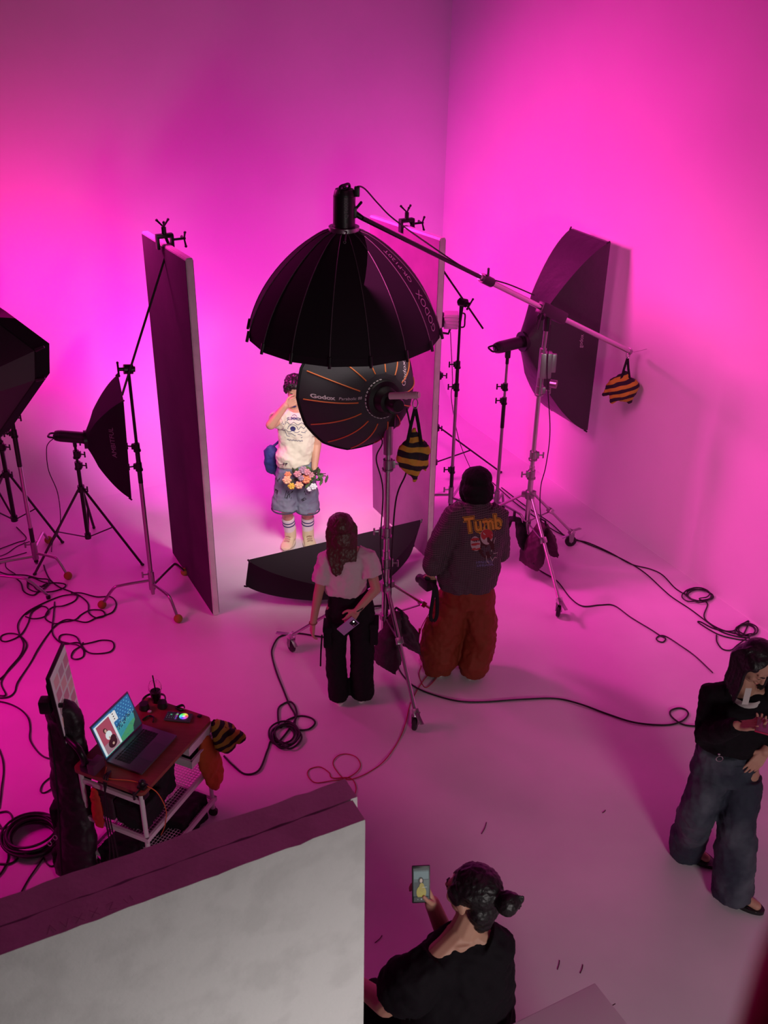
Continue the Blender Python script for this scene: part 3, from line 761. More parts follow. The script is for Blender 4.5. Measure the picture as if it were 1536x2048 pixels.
m = MB(); m.tube(spline([PT+V((-.03, -.03, .1)), PT+V((-.09, -.04, 0)), PT+V((-.04, -.05, -.12)), PT+V((-.08, -.05, -.25)), PT+V((-.03, -.04, -.5)), PT+V((-.04, -.04, -1.0)), PT+V((.03, -.04, -1.5))], 8), .005, 8); m.done('power_cord', CABLE, pf)
hangbag(tb+V((-.012, 0, -.085)), .47, 'black and orange striped sandbag hanging beside the round parabolic softbox', stripes('orange_striped_cloth', (.60, .36, .03), (.012, .01, .013), 4.2, (0.1, -.15, 0)), [(-.05, 0, .62, 1.14, .08, .2), (.09, .04, .50, 1.02, .10, -.3)])

# dark saddle bags on stand legs
def saddle(p, along, size, label, mt, seed=1, drop=1.0):
    """two pouches slung over a bar at p"""
    t = thing('sandbag', p, label, 'sandbag'); p = V(p); al = V(along).normalized(); sd = V((al.y, -al.x, 0)).normalized(); s_ = size
    m = MB()
    for q, sl in ((-1, .9), (1, 1.0)):
        rings = []
        for i in range(7):
            k = i/6; c = p+sd*q*(.03+s_*.30*k)+V((0, 0, -s_*sl*k*drop+.02)); hw = s_*(.16+.26*math.sin(min(1, k*1.3)*math.pi/2)) * (1 if k < .95 else .9)
            th = s_*(.03+.11*math.sin(k*math.pi))
            nrm_ = (sd*q*1.0+V((0, 0, .35))).normalized()
            rings.append([c-al*hw-nrm_*th*.3, c-al*hw*.6+nrm_*th, c+nrm_*th*1.2, c+al*hw*.6+nrm_*th, c+al*hw-nrm_*th*.3, c+al*hw*.6-nrm_*th, c-al*hw*.6-nrm_*th])
        m.loft(rings)
    m.tube([p-sd*.06, p+V((0, 0, .03)), p+sd*.06], [s_*.17]*3, 12, wd=al, rb=[.02]*3)
    m.done('bag', mt, t, mods=remesh(.011, 3, [(.08, .04), (.025, .008)]))
    m = MB(); m.tube([p-al*.05+V((0, 0, .02)), p-al*.03+V((0, 0, .08)), p+al*.03+V((0, 0, .08)), p+al*.05+V((0, 0, .02))], [.012]*4, 8, wd=sd, rb=[.003]*4); m.done('handle', BLACKF, t)
    return t
BAGP = mat('dark_plum_cordura', (.05, .018, .035), .65, bump=(70, .4, .004))
saddle(bb+V((.10, -.05, .56)), (.5, -.55, 0), .36, 'dark plum sandbag slung on a leg of the centre roller stand', BAGP, 2, 1.15)
rb_ = F(1047, 1117, .12); rb_.z = 0
saddle(rb_+V((.12, -.10, .50)), (.6, -.7, 0), .34, 'dark plum sandbag draped on the front leg of the right roller stand', BAGP, 4, 1.1)
saddle(rb_+V((-.12, -.02, .52)), (.15, .9, 0), .30, 'black flat sandbag left of the right roller stand pole, beside the embroidered jacket', BLACKF, 6, .9)

# ================================================================== strip softbox on the floor in front of the model
lt = F(499, 1123, .46); rt_ = F(842, 1043, .46)
dx = (rt_-lt).normalized(); Lw = (rt_-lt).length
nn = V((-dx.y, dx.x, 0)); nn = (nn*.93+V((0, 0, .36))).normalized(); upn = (V((0, 0, 1))-nn*nn.z).normalized()
C = (lt+rt_)/2-upn*.17
fs_, fsh, _, _ = softbox('softbox', C, nn, upn, Lw, .34, .46, .08, 'long black strip softbox low on the floor before the flower holder', bulge=.6, mside=GREYF if False else BLACKF, lip=.02)
B = C-nn*.46
m = MB(); m.cyl(B-nn*.0, B-nn*.22, .052, seg=24)
st = thing('studio_flash', B-nn*.1, 'short flash head at the back of the long floor softbox', 'studio flash'); m.done('body', BLACKP, st)
m = MB(); zf = (B-nn*.1); m.cyl((zf.x, zf.y, .01), (zf.x, zf.y, zf.z-.03), .014, seg=10)
for k in range(3):
    a = k*2.09+.4; m.tube([(zf.x, zf.y, .05), (zf.x+.26*math.cos(a), zf.y+.26*math.sin(a), .012)], [.010]*2, 8)
m.done('floor_stand', BLACKM, st)

# ================================================================== RIGHT: strip softbox on a c-stand facing the wall
uf = -.20
def onwall(px, py, u):
    d = ray(px, py); n_ = U; k = ((CORNER+U*u)-CAM).dot(n_)/d.dot(n_); return CAM+d*k
pTN = onwall(1216, 481, uf); pBN = onwall(1171, 855, uf); pTF = onwall(1141, 462, uf); pBF = onwall(1103, 826, uf)
C = (pTN+pBN+pTF+pBF)/4
Wd = ((pTF-pTN).length+(pBF-pBN).length)/2; Hd = ((pTN-pBN).length+(pTF-pBF).length)/2
upw = (pTN-pBN+pTF-pBF).normalized()
bc = F(1043, 942, .2); bc.z = 0
ss, ssh, _, _ = softbox('softbox', C, U, upw, Wd, Hd, .62, .08, 'tall black strip softbox close to the right wall, seen from the side', bulge=.62, mside=mat('black_satin_fabric', (.045, .035, .045), .42, bump=(9, .35, .02)), lip=.03)
th = C-U*.62
st, body, d_, s_, o_ = strobe('studio_flash', th-U*.30+V((0, 0, -.02)), th, .055, 'black studio flash behind the tall strip softbox at the right wall', (0, 1, .2), mt=BLACKP)
m = MB(); hq = th-U*.16+V((0, 0, -.09)); m.box(hq, (.05, .05, .08), bev=.008); m.cyl(hq-V((0, 0, .1)), hq, .016, seg=12); m.done('bracket', BLACKP, st)
bc = V((hq.x, hq.y, 0))
c_stand(bc, legpts(bc, [bc+V((-.50, .02, 0)), bc+V((.30, -.40, 0)), bc+V((.10, .22, 0))]), .22,
    [(.1, .26, .018, 2), (.26, 1.02, .0165, 0), (.98, 1.25, .019, 2), (1.2, hq.z-.05, .0125, 0)], 'steel c-stand by the right wall carrying the flash of the tall strip softbox', [1.26, 1.40], [(-1, -.2, 0)], 'foot')
decal('lettering', text2d('godox', .05), A(1163, 683, C.y-.3), V((0, 0.05, 1)), V((-1, 0, 0)), ssh, mat('silver_print', (.55, .50, .53), .5), ss)
# ================================================================== video light behind the right flat
bv = V((.33, 9.75, 0))
vp = A(902, 640, 9.75)
bv = V((vp.x-.10, 9.75, 0))
light_stand(bv, [F(1001, 946), F(879, 872)+V((-.2, .1, 0)), F(935, 985)+V((-.4, -.1, 0))], .62, .2, vp.z-.12, 'black tripod light stand half hidden behind the right foam board', knobdir=(1, -.3, 0), zs=(1.2,), r=.018)
vl = thing('video_light', vp, 'pale video light with a rear handle peeking out from behind the right foam board', 'video light')
dv = (U*-.9+W*.5).normalized()
m = MB(); m.box(vp, (.14, .13, .15), dv, V((-dv.y, dv.x, 0)), bev=.012)
for k in range(4): m.box(vp+V((0, 0, -.05+k*.033)), (.146, .134, .006), dv, V((-dv.y, dv.x, 0)))
m.done('body', mat('pale_grey_metal', (.55, .50, .53), .4), vl)
m = MB(); hb = vp-dv*.08
m.tube(spline([hb+V((0, 0, .07)), hb-dv*.05+V((0, 0, .065)), hb-dv*.055+V((0, 0, 0)), hb-dv*.05+V((0, 0, -.065)), hb+V((0, 0, -.07))], 5), .008, 8); m.done('handle', BLACKP, vl)
m = MB(); m.box(vp-dv*.075, (.008, .05, .06), dv, V((-dv.y, dv.x, 0))); m.done('control_panel', BLACKP, vl)
m = MB(); m.tube([vp+V((0, 0, -.08)), vp+V((-.02, 0, -.14)), V((bv.x, bv.y, vp.z-.13))], [.012]*3, 8); m.done('yoke', BLACKM, vl)
m = MB(); m.cyl(vp+dv*.07, vp+dv*.11, .07, .09, 24); m.done('reflector', BLACKM, vl)

# ================================================================== people
def head(m, c, fw, up, s=1.):
    fw = V(fw).normalized(); up = V(up); up = (up-fw*up.dot(fw)).normalized(); rt = fw.cross(up)
    P = lambda x, y, z: c+(rt*x+fw*y+up*z)*s
    E = lambda x, y, z, a, b, d: m.ell(P(x, y, z), (a*s, b*s, d*s), X=rt, Z=up, sub=3)
    E(0, -.012, .030, .076, .095, .084); E(0, .022, -.02, .064, .070, .082); E(0, .040, -.075, .043, .040, .034); E(0, .062, -.094, .020, .018, .014)
    for k in (-1, 1):
        E(.034*k, .062, -.028, .024, .022, .026); E(.030*k, .076, .026, .022, .012, .009); E(.076*k, -.008, -.012, .010, .018, .030); E(.079*k, -.004, -.004, .009, .020, .018)
        E(.010*k, .096, -.036, .009, .009, .007); E(.030*k, .078, .004, .013, .011, .009)
    m.cap(P(0, .086, .012), P(0, .108, -.028), .009*s, .011*s)
    E(0, .090, -.056, .021, .011, .006); E(0, .088, -.066, .017, .011, .007)
    return P, rt, fw, up
def hand(m, w, d, n, th, curl=.3, s=1., spread=.06):
    """w wrist, d pointing direction, n palm normal, th thumb side"""
    d = V(d).normalized(); n = V(n); n = (n-d*n.dot(d)).normalized(); th = V(th); sd = n.cross(d); sd = sd if sd.dot(th) > 0 else -sd
    L = .088*s
    cs = curl if isinstance(curl, (list, tuple)) else [curl]*4
    for i, (o, fl) in enumerate(zip((.030, .010, -.010, -.029), (.070, .079, .073, .057))):
        k0 = w+sd*o*s*.6+d*.01*s; k1 = w+sd*o*s+d*(L-.004*abs(i-1.2))
        m.cap(k0, k1, .0150*s, .0125*s)
        p = k1; a = 0; dd = (d+sd*spread*(1.3-i)*1.0).normalized()
        for seg, q in enumerate((.45, .31, .24)):
            a += cs[i]*(1.0 if seg else .8); v = (dd*math.cos(a)+n*math.sin(a)).normalized(); e = p+v*fl*q*s
            m.cap(p, e, (.0096-.0009*seg)*s, (.0088-.001*seg)*s); p = e
    m.ell(w+d*.045*s, (.036*s, .05*s, .013*s), X=sd, Z=n)
    a = w+sd*.022*s+d*.018*s; b = a+(sd*.9+d*.75+n*.35).normalized()*.040*s; c = b+(sd*.35+d*.95+n*.35).normalized()*.032*s; e = c+(d*1.0+n*.35).normalized()*.024*s
    m.cap(a, b, .0135*s, .011*s); m.cap(b, c, .011*s, .0098*s); m.cap(c, e, .0098*s, .008*s)
def limb(m, pts, rs):
    for (a, b), (r, q) in zip(zip(pts, pts[1:]), zip(rs, rs[1:])): m.cap(a, b, r, q)
def garment(name, mt, par, parts, vox=.009, smooth=3, disp=((.11, .03), (.04, .012)), extra=None):
    m = MB()
    for pts, ra, rb, wd in parts: m.tube(pts, ra, 20, wd=wd, rb=rb)
    if extra: extra(m)
    return m.done(name, mt, par, mods=remesh(vox, smooth, disp))
def shoe(par, ank, toe, mt, sole, h=.10, high=True, L=None, name='shoe', w=.048, laces=None):
    d = V(toe)-V(ank); d.z = 0; L = L or .27; d.normalize(); sd = V((-d.y, d.x, 0)); g = V((ank.x, ank.y, 0)); heel = g-d*.07
    m = MB()
    def sec(k, z0, z1, ww): c = heel+d*L*k; return [c+sd*ww*math.cos(a)*(1 if z1 > 0 else 1)+V((0, 0, z0+(z1-z0)*(.5+.5*math.sin(a)))) for a in [2*math.pi*i/18 for i in range(18)]]
    hh = h
    m.loft([sec(0, .02, hh*.6, w*.45), sec(.05, .012, hh*.95, w*.72), sec(.2, .012, hh, w*.82), sec(.38, .012, hh*.9, w*.85), sec(.55, .012, hh*.66, w*.95), sec(.75, .012, hh*.50, w*1.02), sec(.9, .012, hh*.42, w*.86), sec(.98, .014, hh*.34, w*.5)])
    if high: m.tube([heel+d*.075+V((0, 0, .05)), heel+d*.075+V((0, 0, .165))], [.062, .060], 18, wd=d, rb=[.056, .056])
    up_ = m.done(name, mt, par, mods=remesh(.006, 3))
    m = MB()
    out = []
    for i in range(28):
        a = 2*math.pi*i/28; x = math.cos(a); y = math.sin(a); k = (x+1)/2
        wd_ = w*(.80+.30*math.sin(min(1, k*1.15)*math.pi*.62))*1.04
        out.append(heel+d*(L*.5+L*.52*x)+sd*wd_*y*(1 if abs(x) < .6 else 1)*1.0)
    m.loft([[p+V((0, 0, z)) for p in out] for z in (.002, .028)]); m.done('sole', sole, up_)
    if laces:
        m = MB()
        for i in range(6):
            c = heel+d*(L*.30+i*.022)+V((0, 0, hh*(1.05-.09*i)+.008+(.05 if i == 0 else 0)))
            m.tube([c-sd*.026, c+V((0, 0, .008)), c+sd*.026], .0035, 6)
        m.done('laces', laces, up_)
        m = MB(); m.loft([[lerp(g+d*.05, p, 1.006)+V((0, 0, z)) for p in out] for z in (.020, .0235)], cap=False); m.done('sole_stripe', mat('navy_rubber', (.03, .03, .10), .6), up_)
    return up_
DENIM = mat('washed_denim', (.16, .19, .27), .8, bump=(120, .4, .003), var=(6, (.24, .27, .34), .35, .7))
CREAM = mat('cream_cotton', (.72, .68, .56), .85, bump=(90, .2, .002))
NAVY = mat('navy_cloth', (.03, .035, .16), .8)
UPZ = V((0, 0, 1))

# ---------------------------------------------------------------- the model with the flowers
Y0 = 8.40
base = F(598, 1090)
mo = thing('person', base, 'person in cream printed T-shirt and denim shorts holding flowers, hand at cheek', 'person')
hc, nk, pel = A(590, 781, Y0-.02), A(597, 815, Y0+.01), A(592, 928, Y0)
sR, eR, wR = A(566, 832, Y0+.0), A(541, 850, Y0-.16), A(571, 811, Y0-.17)
sL, eL, wL = A(634, 832, Y0), A(634, 888, Y0+.0), A(629, 936, Y0-.10)
hR, kR, aR = A(578, 940, Y0), A(572, 1010, Y0-.03), F(581, 1067, .09)
hL, kL, aL = A(608, 940, Y0), A(615, 1012, Y0), F(616, 1066, .09)
m = MB()
P, rt, fw, up = head(m, hc, (.10, -1, -.25), (.02, 0, 1))
m.cap(P(0, -.02, -.07), nk-V((0, 0, .01)), .050, .056)
m.tube([nk-V((0, 0, .0)), lerp(nk, pel, .3), lerp(nk, pel, .7), pel], [.09, .155, .14, .15], 16, wd=(1, 0, 0), rb=[.06, .10, .10, .10])
limb(m, [sR, eR, wR], [.052, .043, .029]); limb(m, [sL, eL, wL], [.050, .042, .029]); m.cap(sR, nk, .05, .05); m.cap(sL, nk, .05, .05)
hand(m, wR, (P(-.07, .06, -.02)-wR), (.6, -.1, .2), (1, -.5, .4), [.5, .55, .6, .7])
hand(m, wL, V((-.25, -.25, -1)), (-1, -.3, .1), (0, -1, 0), [.8, .85, .9, .95])
limb(m, [hR, kR, aR], [.085, .058, .040]); limb(m, [hL, kL, aL], [.085, .058, .040])
for a_, tx in ((aR, -.02), (aL, .025)): m.cap(a_-V((0, 0, .03)), a_+V((tx, -.09, -.055)), .032, .024)
m.done('body', SKIN, mo, mods=remesh(.0048, 3))
def facebits(par, P, rt, fw, up, s=1., lid=False, brow=HAIRB):
    for k in (-1, 1):
        m = MB(); m.ell(P(.030*k, .0845, .006 if not lid else .002), (.0115*s, .006*s, (.006 if not lid else .0028)*s), X=rt, Z=up); m.done('eye', mat('dark_eye', (.03, .018, .014), .3), par)
        m = MB(); m.tube([P(.014*k, .093, .026), P(.03*k, .091, .031), P(.046*k, .080, .027)], [.003*s, .0038*s, .002*s], 6); m.done('eyebrow', brow, par)
    m = MB(); m.ell(P(0, .0965, -.061), (.019*s, .006*s, .0062*s), X=rt, Z=up); m.done('lips', mat('lip_pink', (.50, .14, .13), .45), par)
facebits(mo, P, rt, fw, up)
def hairblob(par, P, rt, fw, up, parts, mt, vox=.006, disp=((.03, .022), (.012, .008)), name='hair', tubes=None):
    m = MB()
    for x, y, z, a, b, c in parts: m.ell(P(x, y, z), (a, b, c), X=rt, Z=up, sub=3)
    if tubes: tubes(m)
    return m.done(name, mt, par, mods=remesh(vox, 2, disp))
hairblob(mo, P, rt, fw, up, [(0, -.03, .05, .095, .10, .085), (0, .045, .095, .075, .05, .035), (-.05, .05, .08, .04, .04, .035), (.05, .05, .08, .04, .04, .035), (-.078, -.01, .02, .022, .045, .05), (.078, -.01, .02, .022, .045, .05), (0, -.06, -.02, .075, .05, .07)], HAIRB, disp=((.04, .035), (.015, .016)))
# t-shirt
hemc = A(587, 920, Y0-.01)
def shirtx(m):
    m.ell(lerp(nk, sR, .5)-V((0, 0, .03)), (.10, .07, .06)); m.ell(lerp(nk, sL, .5)-V((0, 0, .03)), (.10, .07, .06))
ts = garment('t_shirt', CREAM, mo, [([nk-V((0, 0, .02)), lerp(nk, pel, .18), lerp(nk, pel, .45), lerp(nk, pel, .75), hemc+V((0, 0, .04)), hemc+V((.012, 0, -.03))], [.09, .175, .172, .168, .172, .170], [.065, .115, .118, .120, .125, .122], (1, 0, -.22)),
    ([lerp(nk, sR, .5), sR+V((0, 0, .0)), lerp(sR, eR, .55)], [.065, .078, .085], None, None), ([lerp(nk, sL, .5), sL, lerp(sL, eL, .6)], [.065, .078, .085], None, None)], disp=((.12, .035), (.05, .012)), extra=shirtx)
m = MB(); m.tube([P(0, -.02, -.12)+(rt*math.cos(a)*.072+V((0, 1, 0))*math.sin(a)*.062+V((0, 0, .010*math.sin(a)-.022))) for a in [2*math.pi*k/20 for k in range(21)]], .011, 8); m.done('collar', NAVY, ts)
ink = mat('navy_print', (.03, .03, .14), .7); fx = V((1, .05, -.05)); org = A(585, 868, Y0-.2)
j = join2d(text2d('SUMMER F', .033, .001)); 
decal('print_lettering', ([(x, y+.095-(x*x)*2.2) for x, y in j[0]], j[1]), org+V((.02, 0, 0)), fx, UPZ, ts, ink, ts)
rnd = random.Random(4)
art = [[(-.10+.2*i/14, .055+.012*math.sin(i*1.3)) for i in range(15)], [(-.11, .02), (-.10, .05), (-.12, .06)], [(-.10, .05), (-.085, .065)], [(-.10, .05), (-.08, .05)], [(-.10, .05), (-.115, .075)],
       [(-.10+.2*i/10, -.02+.010*math.sin(i*2)) for i in range(11)], [(-.09, -.02), (-.07, -.07), (.06, -.075), (.09, -.03)], [(-.06, -.05), (-.03, -.04), (0, -.055), (.03, -.04), (.06, -.05)],
       [(.03, .0), (.05, .03), (.075, .01), (.09, .03)], [(-.13, -.005), (-.10, .0)], [(-.12, -.03), (-.095, -.025)], [(-.02+.045*math.cos(t/8*math.pi), .0+.045*math.sin(t/8*math.pi)) for t in range(9)], [(.04, .10), (.06, .115), (.075, .10)], [(-.03, .115), (-.01, .125), (.01, .115)]]
decal('print_drawing', join2d(strokes2d(art, .0042), disc2d(-.02, .005, .024)), org+V((.02, 0, 0)), fx, UPZ, ts, ink, ts)
scr = [[(-.07+.14*i/50, -.105+.006*math.sin(i*1.9)+.003*math.sin(i*.7)) for i in range(51)]]
decal('print_script', strokes2d(scr, .0025), org+V((.02, 0, 0)), fx, UPZ, ts, ink, ts)
# shorts
sh_ = garment('denim_shorts', DENIM, mo, [([pel+V((0, 0, .07)), pel, pel-V((0, 0, .06))], [.150, .172, .180], [.11, .125, .13], (1, 0, 0)),
    ([hR+V((-.01, 0, .03)), lerp(hR, kR, .5)+V((-.01, 0, 0)), kR+V((-.012, 0, -.03))], [.10, .112, .122], [.115, .115, .115], (1, 0, 0)),
    ([hL+V((.0, 0, .03)), lerp(hL, kL, .5), kL+V((.0, 0, -.035))], [.10, .108, .112], [.115, .115, .112], (1, 0, 0))], disp=((.10, .03), (.04, .01)))
dark = mat('black_ink', (.02, .02, .03), .7)
def doodle(seed, w, h, n=7):
    r = random.Random(seed); L = [[(-w, -h), (w, -h), (w, h), (-w, h), (-w, -h)]]
    for _ in range(n):
        x, y = r.uniform(-w, w), r.uniform(-h, h); L.append([(x, y), (x+r.uniform(-.5, .5)*w, y+r.uniform(-.6, .6)*h), (x+r.uniform(-.5, .5)*w, y+r.uniform(-.6, .6)*h)])
    return L
for i, (px, py, w, h, rot) in enumerate([(566, 938, .032, .030, .3), (586, 942, .018, .018, -.3), (576, 997, .028, .035, .25), (618, 992, .042, .022, -.2), (553, 968, .014, .024, .5), (606, 1008, .020, .010, -.6), (550, 995, .012, .018, .3)]):
    decal('print_doodle', strokes2d(doodle(i, w, h), .0048), A(px, py, Y0-.2), (math.cos(rot), 0, -math.sin(rot)), UPZ, sh_, dark, sh_)
LH = mat('dark_denim_edge', (.05, .055, .09), .8)
for kk, ww in ((kR+V((-.012, 0, -.032)), .120), (kL+V((0, 0, -.037)), .110)):
    m = MB(); m.tube([kk+V((ww*math.cos(a), ww*.96*math.sin(a), 0)) for a in [2*math.pi*k/28 for k in range(29)]], .007, 6); m.done('hem', LH, sh_)
SOCK = mat('white_sock', (.8, .8, .8), .9); 
for a_, k_ in ((aR, kR), (aL, kL)):
    dl = (k_-a_).normalized()
    m = MB(); m.cyl(a_, a_+dl*.20, .052, .060, 20); so = m.done('sock', SOCK, mo)
    for z in (.125, .160): m = MB(); m.cyl(a_+dl*z, a_+dl*(z+.011), .0600, .0605, 20); m.done('sock_stripe', NAVY, so)
LACE = mat('tan_laces', (.40, .33, .20), .8); SHOEM = mat('cream_canvas', (.74, .66, .42), .8); SOLE = mat('cream_rubber', (.72, .66, .52), .6)
shoe(mo, aR, aR+V((-.10, -.5, 0)), SHOEM, SOLE, laces=LACE, w=.056, h=.115); shoe(mo, aL, aL+V((.12, -.5, 0)), SHOEM, SOLE, laces=LACE, w=.056, h=.115)
# blue pouch behind the hip
c = A(543, 918, Y0+.12)
t = thing('waist_bag', c, 'blue soft bag hanging behind the hip of the person in denim shorts', 'bag')
m = MB(); m.ell(c, (.075, .07, .15), X=(1, 0, .0), Z=(.25, 0, 1)); m.ell(c+V((.05, 0, -.08)), (.05, .05, .12)); m.done('bag', mat('blue_cloth', (.03, .045, .22), .7), t, mods=remesh(.01, 3, [(.06, .03)]))
m = MB(); m.tube(spline([c+V((.02, 0, .13)), A(560, 880, Y0+.14), A(580, 850, Y0+.13)], 6), .012, 8); m.done('strap', mat('blue_cloth', (0, 0, 0)), t)
# bouquet
bc = A(603, 962, Y0-.20)
fl_ = thing('bouquet', bc, 'hand held bouquet of peach, yellow, pink and white flowers with dark leaves', 'bouquet')
GRN = mat('leaf_green', (.07, .13, .04), .6); DGR = mat('dark_leaf', (.05, .06, .035), .6)
rnd = random.Random(11)
def flower(px, py, r, col, cc=None, dy=0.):
    c = A(px, py, Y0-.24+dy); mt = mat('petals_%s' % col[0], col[1], .7); m = MB()
    for ring, (n, rr, tilt) in enumerate([(6, .75, .25), (6, .5, .75), (4, .25, 1.2)]):
        for k in range(n):
            a = 2*math.pi*k/n+ring*.5; d = V((math.cos(a), -math.sin(tilt)*.6-.1, math.sin(a)))
            m.ell(c+V((math.cos(a), 0, math.sin(a)))*r*rr+V((0, -r*.35*ring, 0)), (r*.42, r*.2, r*.46), X=V((-math.sin(a), 0, math.cos(a))), Z=V((math.cos(a), -tilt, math.sin(a))))
    f = m.done('flower', mt, fl_)
    m = MB(); m.ell(c+V((0, -r*.6, 0)), r*.28); m.done('flower_centre', mat('petal_centre_%s' % col[0], cc or [q*.6 for q in col[1]], .8), f)
YE, PE, PI_, OR, WH, MV = ('yellow', (.80, .52, .08)), ('peach', (.85, .50, .32)), ('pink', (.62, .28, .34)), ('orange', (.80, .30, .16)), ('white', (.78, .80, .84)), ('mauve', (.42, .26, .36))
for px, py, r, c in ((574, 960, .036, PE), (583, 972, .030, YE), (576, 949, .028, OR), (598, 970, .034, PE), (612, 958, .040, OR), (607, 940, .034, MV), (595, 948, .030, PI_), (627, 973, .030, WH), (619, 978, .022, WH), (622, 950, .028, PI_), (602, 956, .026, MV), (614, 944, .03, PI_)):
    flower(px, py, r, c, dy=rnd.uniform(-.03, .03))
for k in range(34):
    px, py = rnd.gauss(612, 13), rnd.gauss(952, 8); c = A(px, py, Y0-.19+rnd.uniform(-.04, .04)); a = rnd.uniform(0, 6.28); d = V((math.cos(a), -.3, math.sin(a))).normalized()
    m = MB(); m.ell(c+d*.03, (.014, .004, .042), X=d.cross(V((0, -1, .2))), Z=d, sub=1); m.done('leaf', GRN if k % 2 else DGR, fl_)
m = MB()
for k in range(9):
    a_ = A(632+rnd.uniform(-6, 6), 946+rnd.uniform(-4, 4), Y0-.16); m.tube([A(610, 956, Y0-.18), a_, A(650+rnd.uniform(-5, 3), 946+rnd.uniform(-8, 8), Y0-.14)], .0035, 6)
m.done('stems', DGR, fl_)

# ---------------------------------------------------------------- woman with the phone behind her back
Y0 = 6.14
wo = thing('person', F(708, 1397), 'person with long auburn hair and pale T-shirt holding a phone behind the back', 'person')
nk = A(693, 1098, Y0+.02); hc = A(682, 1058, Y0+.04); pel = A(700, 1205, Y0-.0)
sL, eL, wL = A(652, 1118, Y0), A(636, 1190, Y0-.05), A(626, 1247, Y0-.02-.10)
sR, eR, wR = A(735, 1112, Y0), A(752, 1178, Y0-.10), A(713, 1222, Y0-.20)
hL, kL, aL = A(676, 1215, Y0), A(671, 1310, Y0+.0), F(678, 1384, .08)
hR, kR, aR = A(722, 1215, Y0), A(725, 1310, Y0), F(724, 1378, .08)
m = MB(); P, rt, fw, up = head(m, hc, (-.15, 1, -.25), (-.14, .1, 1), .96)
m.cap(P(0, -.02, -.07), nk, .046, .05)
m.tube([nk, lerp(nk, pel, .25), lerp(nk, pel, .65), pel], [.08, .135, .115, .15], 16, wd=(1, 0, 0), rb=[.055, .085, .085, .10])
limb(m, [sL, eL, wL], [.043, .035, .024]); limb(m, [sR, eR, wR], [.043, .036, .024]); m.cap(sR, nk, .045, .045); m.cap(sL, nk, .045, .045)
hand(m, wL, V((-.10, -.03, -1)), (.9, .3, 0), (0, 1, 0), [.30, .35, .4, .45], .93)
ph = A(696, 1252, Y0-.23)
hand(m, wR, V((-.55, -.05, -.8)), (.1, 1, .0), (-.8, .2, .6), [.35, .4, .45, .5], .93)
limb(m, [hL, kL, aL], [.085, .055, .038]); limb(m, [hR, kR, aR], [.085, .055, .038])
for a_ in (aL, aR): m.cap(a_-V((0, 0, .03)), a_+V((0, .13, -.055)), .032, .026)
m.done('body', mat('tan_skin', (.50, .26, .20), .55), wo, mods=remesh(.0048, 3))
facebits(wo, P, rt, fw, up, .96)
LAV = mat('pale_pink_cotton', (.62, .50, .54), .85, bump=(70, .25, .003))
hem = A(690, 1186, Y0-.02)
def wx(m):
    m.ell(lerp(nk, sR, .55)-V((0, 0, .025)), (.09, .06, .05)); m.ell(lerp(nk, sL, .55)-V((0, 0, .025)), (.09, .06, .05))
wts = garment('t_shirt', LAV, wo, [([nk-V((0, 0, .01)), lerp(nk, hem, .2), lerp(nk, hem, .6), lerp(nk, hem, .9), hem], [.075, .160, .155, .150, .138], [.06, .10, .105, .105, .095], (1, 0, .04)),
    ([lerp(nk, sL, .5), sL, lerp(sL, eL, .62)], [.055, .066, .070], None, None), ([lerp(nk, sR, .5), sR, lerp(sR, eR, .62)], [.055, .066, .072], None, None)], extra=wx, disp=((.10, .028), (.035, .012)))
BLK = mat('black_cotton', (.008, .006, .009), .85, bump=(60, .3, .003), spec=.2)
wp = garment('cargo_trousers', BLK, wo, [([hem+V((.02, 0, .03)), pel+V((0, 0, .0)), pel-V((0, 0, .10))], [.130, .165, .180], [.10, .125, .125], (1, 0, 0)),
    ([hL, lerp(hL, kL, .5), kL, lerp(kL, aL, .6), aL-V((0, 0, .035))], [.082, .080, .072, .074, .078], [.10, .095, .085, .09, .10], (1, 0, 0)),
    ([hR, lerp(hR, kR, .5), kR, lerp(kR, aR, .6), aR-V((0, 0, .035))], [.086, .090, .085, .088, .092], [.10, .10, .09, .10, .11], (1, 0, 0))], disp=((.12, .022), (.035, .010)))
for c, s_ in ((A(656, 1268, Y0-.03), -1), (A(748, 1262, Y0-.03), 1)):
    m = MB(); m.box(c, (.06, .13, .17), bev=.015); m.box(c+V((0, 0, .075)), (.068, .138, .045), bev=.01); m.done('cargo_pocket', BLK, wp)
m = MB(); m.tube(spline([A(644, 1270, Y0-.1), A(642, 1300, Y0-.1), A(641, 1332, Y0-.1)], 4), .006, 6); m.done('drawcord', BLK, wp)
for a_, dx in ((aL, -.2), (aR, .2)):
    shoe(wo, a_, a_+V((dx*.4, .5, 0)), mat('pink_white_shoe', (.68, .52, .56), .6), mat('white_sole', (.75, .68, .7), .6), h=.07, high=False, L=.25)
m = MB()
for k in (0, .02): q = lerp(wR, eR, .10+k); m.tube([q+V((.030*math.cos(a), .030*math.sin(a), .012*math.cos(a))) for a in [2*math.pi*i/16 for i in range(17)]], .004, 6)
m.done('wrist_band', BLACKP, wo)
m = MB(); q = lerp(wL, eL, .03); m.tube([q+V((.028*math.cos(a), .028*math.sin(a), 0)) for a in [2*math.pi*i/16 for i in range(17)]], .0035, 6); m.done('bracelet', mat('brown_bead', (.25, .08, .06), .5), wo)
rnd = random.Random(3)
